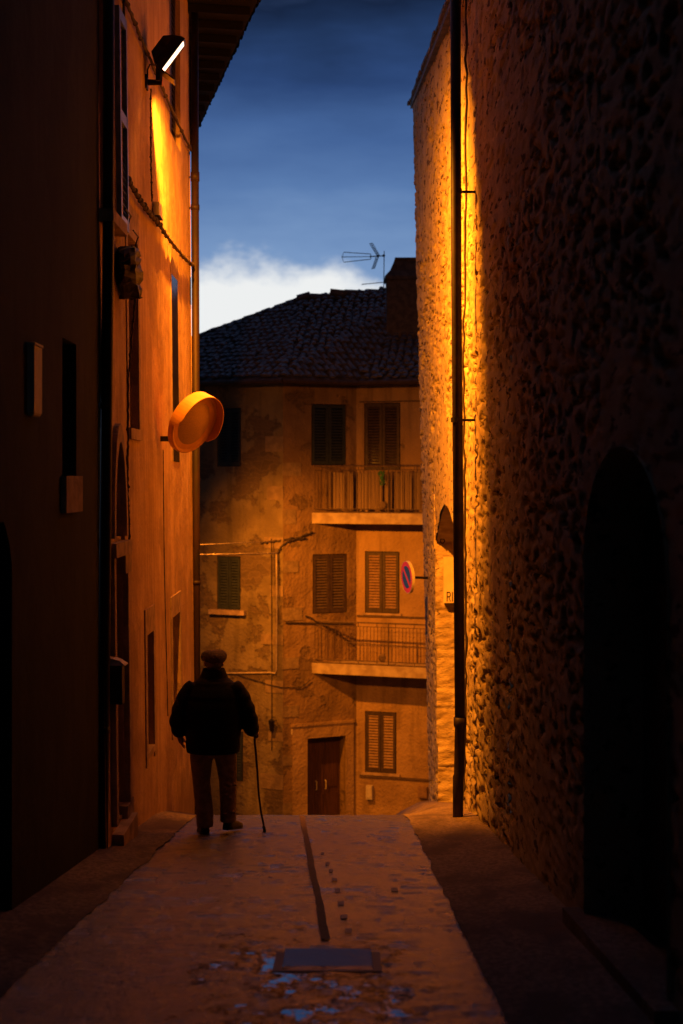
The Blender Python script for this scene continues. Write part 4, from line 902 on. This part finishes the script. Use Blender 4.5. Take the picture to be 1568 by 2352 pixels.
cable('house_cable', 'loose cable tangle trailing from the plaster down to the lower balcony', [on(FM, 700, 1412, .05), on(FM, 735, 1432, .07), on(FM, 770, 1452, .05), on(FM, 812, 1482, .05)], .016, jit=.02, n=10, group='cables on the end house')
cable('house_cable', 'thin wavy cable across the wall level with the old man', [on(FL_, 540, 1545, .04), on(FL_, 620, 1572, .04), on(FL_, 648, 1578, .04), on(FM, 690, 1577, .04), on(FM, 712, 1560, .04)], .011, jit=.008, n=10, group='cables on the end house')
A1, A2 = Vector((-7.5, 31.0, -1.45)), Vector((-7.5, 31.2, -1.65))
cable('overhead_wire', 'thick lit overhead wire bundle crossing to the corner of the end house', [px(300, 1283, 32.6), px(455, 1274, 34.5), on(FL_, 640, 1270, .05)], .020, M['pipe_pale'], group='overhead wires', jit=.004, knots=6)
cable('overhead_wire', 'thin lit overhead wire just above the thicker bundle on the left', [px(300, 1250, 32.6), px(455, 1251, 34.5), on(FL_, 628, 1243, .05)], .010, M['pipe_pale'], group='overhead wires')
wl = thing('wall_lantern', on(FL_, 628, 1650, 0), 'small dark lantern fixed low on the corner of the end house', 'lantern')
mb = MB(); mb.tube([on(FL_, 623, 1652, 0), on(FL_, 623, 1652, .12), on(FL_, 630, 1650, .16)], .012, 6); link('bracket', mb, M['dark_metal'], wl)
c = on(FL_, 630, 1664, .16); mb = MB(); mb.loft([[c + Vector((math.cos(2 * math.pi * k_ / 8) * r_, math.sin(2 * math.pi * k_ / 8) * r_, z)) for k_ in range(8)] for r_, z in ((.03, .17), (.085, .12), (.075, .10), (.05, -.11), (.02, -.15))]); link('body', mb, M['dark_metal'], wl)
hn = thing('house_number', on(FM, 674, 1680, 0), 'small pale square number plate left of the dark red door', 'plate')
s_, z = FM.hit(674, 1680); mb = MB(); FM.box(mb, s_ - .07, s_ + .07, .002, .02, z - .075, z + .075); link('plate', mb, M['plate'], hn)
def meter(u, v_, w, h, label, mat):
    s_, z = FR.hit(u, v_); t = thing('meter_box', FR.p(s_, z, 0), label, 'meter box'); mb = MB(); FR.box(mb, s_ - w, s_ + w, .002, .12, z - h, z + h); link('case', mb, mat, t)
    mb = MB(); FR.box(mb, s_ - w + .02, s_ + w - .02, .121, .126, z - h + .02, z + h - .02); FR.box(mb, s_ - .04, s_ + .02, .127, .135, z - h + .05, z - h + .07); link('door', mb, mat, t)
meter(850, 1818, .085, .18, 'pale meter box on the wall right of the dark red door', M['pale_metal'])
meter(972, 1818, .12, .14, 'brown square meter box low at the right end of the end house', M['shut_brown'])
# street lamp round the corner that lights the end house
LP = Vector((-3.95, 33.3, .2))
sl = thing('street_lamp', (-4.9, 32.6, zr(32.6)), 'street lamp standing round the left corner and lighting the end house', 'street lamp')
mb = MB(); mb.smooth = True; mb.tube([(-4.9, 32.6, zr(32.6)), (-4.9, 32.6, -4), (-4.9, 32.6, .1)], [.08, .06, .05], 12); link('pole', mb, M['dark_metal'], sl)
mb = MB(); mb.tube([(-4.9, 32.6, .05), (-4.6, 32.8, .15), LP + Vector((0, 0, .16))], .025, 8); link('arm', mb, M['dark_metal'], sl)
mb = MB(); mb.loft([[LP + Vector((math.cos(2 * math.pi * k_ / 20) * r_, math.sin(2 * math.pi * k_ / 20) * r_, z)) for k_ in range(20)] for r_, z in ((.04, .22), (.09, .16), (.24, .03), (.25, .0))], cap=False); link('lamp_shade', mb, M['dark_metal'], sl)
mb = MB(); mb.ellipsoid(LP + Vector((0, 0, .10)), (.05, .05, .05), 12, 8); link('bulb', mb, M['lamp_glass'], sl)
spot('lamp_light', LP + Vector((0, 0, .015)), (2.4, 38.3, -4.4), 5200, 106, 1.0, .09, sl)

# ================================================================ OLD MAN
def bake(o, mods):
    for (t, kw) in mods:
        md = o.modifiers.new(t, t)
        for a, b in kw.items(): setattr(md, a, b)
    dg = bpy.context.evaluated_depsgraph_get(); me = bpy.data.meshes.new_from_object(o.evaluated_get(dg)); o.modifiers.clear()
    mats = [m_ for m_ in o.data.materials]; o.data = me
    me.materials.clear()
    for m_ in mats: me.materials.append(m_)
    me.polygons.foreach_set('use_smooth', [True] * len(me.polygons)); return o
MX, MY = -1.2014, 13.85; MZ = zr(MY)
man = thing('person', (MX, MY, MZ), 'old man walking away in flat cap, dark padded jacket and brown trousers', 'person')
def L3(x, y, z): return Vector((MX + x, MY + y, MZ + z))
def erings(rows, n=28, nz=None, quilt=0., period=.12, sub=6):
    out = []; rows_ = []
    for i in range(len(rows) - 1):
        for j in range(sub):
            f = j / sub; f = f; rows_.append([rows[i][k_] * (1 - f) + rows[i + 1][k_] * f for k_ in range(5)])
    rows_.append(list(rows[-1]))
    for (z, cx, cy, rx, ry) in rows_:
        s_ = 1 + quilt * (abs(math.sin(math.pi * z / period)) - .5)
        out.append([L3(cx + rx * s_ * math.cos(2 * math.pi * k_ / n), cy + ry * s_ * math.sin(2 * math.pi * k_ / n), z) for k_ in range(n)])
    return out
def limb(mb, pts, rs, n=16, quilt=0., sub=8):
    P, Rr = [], []
    for i in range(len(pts) - 1):
        for j in range(sub):
            f = j / sub; P.append(Vector(pts[i]).lerp(Vector(pts[i + 1]), f)); Rr.append(rs[i] * (1 - f) + rs[i + 1] * f)
    P.append(Vector(pts[-1])); Rr.append(rs[-1])
    if quilt:
        acc = 0.
        for i in range(len(P)):
            if i: acc += (P[i] - P[i - 1]).length
            Rr[i] *= 1 + quilt * (abs(math.sin(math.pi * acc / .105)) - .5)
    mb.tube([L3(*p_) for p_ in P], Rr, n)
# body: one continuous surface (head with face, neck, trunk, arms, hands with fingers, legs)
mb = MB()
mb.ellipsoid(L3(0, .105, 1.585), (.076, .094, .112), 24, 16); mb.ellipsoid(L3(0, .135, 1.53), (.058, .062, .07), 20, 12)
mb.tube([L3(0, .195, 1.60), L3(0, .222, 1.562), L3(0, .20, 1.552)], [.010, .016, .012], 10)          # nose
for s_ in (-1, 1):
    mb.ellipsoid(L3(s_ * .030, .188, 1.592), (.015, .010, .010), 10, 8); mb.ellipsoid(L3(s_ * .032, .190, 1.612), (.022, .010, .007), 10, 6)   # eyes and brows
    mb.ellipsoid(L3(s_ * .082, .095, 1.575), (.012, .024, .034), 12, 10)                              # ears
mb.ellipsoid(L3(0, .190, 1.520), (.024, .010, .006), 10, 6); mb.ellipsoid(L3(0, .188, 1.508), (.021, .010, .006), 10, 6); mb.ellipsoid(L3(0, .175, 1.483), (.026, .022, .018), 10, 8)
limb(mb, [(0, .06, 1.40), (0, .09, 1.52)], [.062, .056])
mb.loft(erings([(.84, 0, .0, .16, .11), (1.0, 0, 0, .165, .12), (1.2, 0, .02, .175, .125), (1.36, 0, .05, .165, .10), (1.44, 0, .07, .07, .06)], 24))
limb(mb, [(-.16, .05, 1.36), (-.29, .01, 1.14), (-.33, 0, 1.05), (-.318, .04, .90)], [.056, .048, .042, .028]); limb(mb, [(.16, .05, 1.36), (.30, .02, 1.14), (.345, .02, 1.03), (.372, .10, .915)], [.056, .048, .042, .028])
limb(mb, [(-.10, 0, .88), (-.11, .0, .47), (-.075, -.03, .06)], [.085, .058, .042]); limb(mb, [(.10, 0, .88), (.137, .05, .48), (.137, .06, .09)], [.085, .058, .042])
# left hand hanging, palm towards the thigh
limb(mb, [(-.318, .04, .905), (-.305, .05, .868), (-.300, .055, .835)], [.028, .030, .027])
for i, (dy, ln) in enumerate(((.034, .060), (.014, .068), (-.006, .062), (-.024, .048))):
    limb(mb, [(-.302, .055 + dy, .845), (-.293, .060 + dy * 1.1, .845 - ln * .55), (-.272, .066 + dy * 1.1, .845 - ln)], [.0105, .0095, .008], 8, sub=3)
limb(mb, [(-.300, .075, .872), (-.276, .096, .848), (-.262, .100, .826)], [.012, .0105, .009], 8, sub=3)
# right hand closed over the cane handle (handle runs forward at z .885)
limb(mb, [(.372, .10, .925), (.376, .125, .905), (.378, .150, .900)], [.028, .030, .027])
for i, dy in enumerate((.045, .025, .005, -.014)):
    y = .135 + dy; limb(mb, [(.382, y, .912), (.408, y + .004, .904), (.412, y + .004, .880), (.392, y + .002, .866)], [.0115, .0108, .0100, .0085], 8, sub=3)
limb(mb, [(.362, .155, .912), (.350, .178, .890), (.364, .192, .870)], [.012, .0105, .009], 8, sub=3)
bd = link('body', mb, M['skin'], man); bake(bd, [('REMESH', dict(mode='VOXEL', voxel_size=.0052)), ('SMOOTH', dict(factor=.5, iterations=3))])
# hair at the back and sides of the head
mb = MB(); mb.ellipsoid(L3(0, .085, 1.585), (.081, .090, .075), 20, 12); link('hair', mb, M['hair'], man, True)
# jacket
mb = MB()
mb.loft(erings([(.755, .0, .0, .248, .175), (.86, 0, 0, .255, .19), (1.0, 0, .0, .262, .20), (1.15, 0, .02, .262, .20), (1.28, 0, .04, .252, .185), (1.35, 0, .055, .228, .165), (1.405, 0, .065, .185, .14), (1.45, 0, .08, .125, .11), (1.47, 0, .085, .10, .10)], 40, quilt=.03, period=.125, sub=10))
limb(mb, [(-.165, .055, 1.37), (-.235, .04, 1.29), (-.295, .015, 1.15), (-.322, -.005, 1.04), (-.318, .02, .95), (-.318, .035, .905)], [.085, .094, .090, .086, .070, .050], 20, quilt=.10)
limb(mb, [(.165, .055, 1.37), (.235, .045, 1.29), (.300, .025, 1.15), (.338, .015, 1.03), (.360, .06, .955), (.370, .095, .915)], [.085, .094, .090, .086, .068, .047], 20, quilt=.12)
jk = link('jacket', mb, M['coat'], man); bake(jk, [('REMESH', dict(mode='VOXEL', voxel_size=.0095)), ('SMOOTH', dict(factor=.5, iterations=3))])
mb = MB(); cr = []
for i in range(7):
    f = i / 6; z0 = 1.445 + f * .085; cr.append([L3(math.cos(t) * (.145 - .045 * f), .085 + math.sin(t) * (.125 - .035 * f), z0 - .012 * abs(math.cos(t)) * (1 - f) * 2) for t in [2 * math.pi * k_ / 28 for k_ in range(28)]])
for i in range(7): cr.append([p_ * 1 for p_ in [(q_ - L3(0, .085, 0)) * 1 for q_ in cr[6 - i]]])
inn = []
for i in range(7):
    src = cr[6 - i]; c0 = L3(0, .085, 0); inn.append([Vector((c0.x + (q_.x - c0.x) * .93, c0.y + (q_.y - c0.y) * .93, q_.z - .001)) for q_ in src])
mb.loft(cr[:7] + inn, cap=False); link('collar', mb, M['coat'], man, True)
# trousers
mb = MB()
mb.loft(erings([(.90, 0, 0, .20, .14), (.80, 0, 0, .212, .15), (.72, 0, 0, .205, .14)], 28))
mb.loft(erings([(.80, -.105, 0, .112, .125), (.70, -.110, 0, .107, .115), (.487, -.109, .005, .083, .092), (.33, -.092, -.01, .083, .088), (.20, -.076, -.02, .081, .085), (.085, -.073, -.03, .079, .088), (.070, -.073, -.03, .078, .088)], 24))
mb.loft(erings([(.80, .108, 0, .108, .125), (.70, .117, .01, .103, .115), (.487, .136, .05, .084, .092), (.33, .137, .055, .079, .088), (.20, .137, .06, .077, .085), (.11, .135, .06, .075, .086), (.095, .134, .06, .074, .086)], 24))
for k_ in range(22):
    s_ = random.choice((-1, 1)); z = random.uniform(.15, .62); a = random.uniform(3.6, 5.8); cx = -.09 if s_ < 0 else .137
    mb.ellipsoid(L3(cx + math.cos(a) * .075, .02 + math.sin(a) * .078, z), (.03, .02, .010), 8, 6)
tr = link('trousers', mb, M['trousers'], man); bake(tr, [('REMESH', dict(mode='VOXEL', voxel_size=.009)), ('SMOOTH', dict(factor=.5, iterations=4))])
# shoes
def shoe(cx, cy, cz, yaw, pitch):
    mb = MB(); Mx = Matrix.Rotation(yaw, 3, 'Z') @ Matrix.Rotation(pitch, 3, 'X'); rings = []
    for (y, w, h) in ((-.115, .020, .04), (-.11, .036, .075), (-.06, .043, .085), (0, .042, .085), (.06, .047, .066), (.12, .048, .05), (.165, .036, .04), (.18, .015, .03)):
        prof = [(-1, 0), (-1, .25), (-.92, .6), (-.6, .9), (0, 1), (.6, .9), (.92, .6), (1, .25), (1, 0)]
        rings.append([L3(cx, cy, cz) + Mx @ Vector((a * w, y, b * h + .004)) for a, b in prof])
    mb.loft(rings); o = link('shoe', mb, M['shoe'], man, True)
    mb = MB(); rings = []
    for (y, w, h) in ((-.12, .03, .022), (-.06, .046, .022), (-.03, .044, .012), (.06, .050, .010), (.13, .050, .010), (.185, .02, .012)):
        rings.append([L3(cx, cy, cz) + Mx @ Vector((a * w, y, b)) for a, b in ((-1, -.008), (-1, h), (1, h), (1, -.008))])
    mb.loft(rings); link('sole', mb, M['dark_metal'], o)
shoe(-.085, .0, .012 - 0, math.radians(14), -.135); shoe(.165, .10, .022, math.radians(-24), -.135)
# flat cap
mb = MB(); rings = []
for (z, rx, ry, cy) in ((1.585, .096, .110, .10), (1.60, .104, .120, .105), (1.622, .113, .132, .115), (1.648, .112, .134, .12), (1.672, .098, .122, .12), (1.688, .074, .098, .115), (1.698, .040, .06, .105), (1.700, .01, .02, .10)):
    rings.append([L3(1.11 * rx * math.cos(t) * (1.0 + .02 * math.sin(3 * t)) - .002, cy + ry * math.sin(t), z + .010 * math.sin(2 * t + .6) * (1 if z < 1.69 else .3)) for t in [2 * math.pi * k_ / 32 for k_ in range(32)]])
mb.loft(rings); cp = link('flat_cap', mb, M['tweed'], man, True); bake(cp, [('SUBSURF', dict(levels=1, render_levels=1))])
mb = MB(); rings = [[L3(.085 * r_ * math.cos(t), .17 + (.105 * r_) * math.sin(t), 1.60 - .014 * r_ + dz) for t in [math.pi * k_ / 20 for k_ in range(21)]] for r_, dz in ((.2, 0), (1., 0), (1., -.008), (.2, -.008))]
n = 21
mb.add([p_ for r_ in rings for p_ in r_], [(i * n + j, i * n + j + 1, ((i + 1) % 4) * n + j + 1, ((i + 1) % 4) * n + j) for i in range(4) for j in range(n - 1)]); link('cap_brim', mb, M['tweed'], cp)
# cane (held, a thing of its own)
cn = thing('walking_cane', (MX + .475, MY + .10, zr(MY + .10)), 'slightly bent wooden walking cane in the right hand of the old man', 'cane')
gz = zr(MY + .10) - MZ
mb = MB(); mb.smooth = True; mb.tube([L3(x, y, z) for x, y, z in ((.386, .10, .888), (.384, .13, .888), (.382, .17, .886), (.380, .205, .876))], [.012, .013, .013, .011], 10)
mb.tube([L3(x, y, z) for x, y, z in ((.384, .125, .885), (.382, .125, .84), (.392, .12, .74), (.408, .115, .55), (.42, .11, .35), (.445, .105, .16), (.467, .10, .06), (.474, .10, gz + .035))], [.012, .0115, .011, .0105, .010, .010, .010, .010], 10); link('shaft', mb, M['cane'], cn)
mb = MB(); mb.smooth = True; mb.tube([L3(.467, .10, gz + .055), L3(.4745, .10, gz + .03), L3(.476, .10, gz + .001)], [.0135, .0135, .017], 12); link('ferrule', mb, M['dark_metal'], cn)
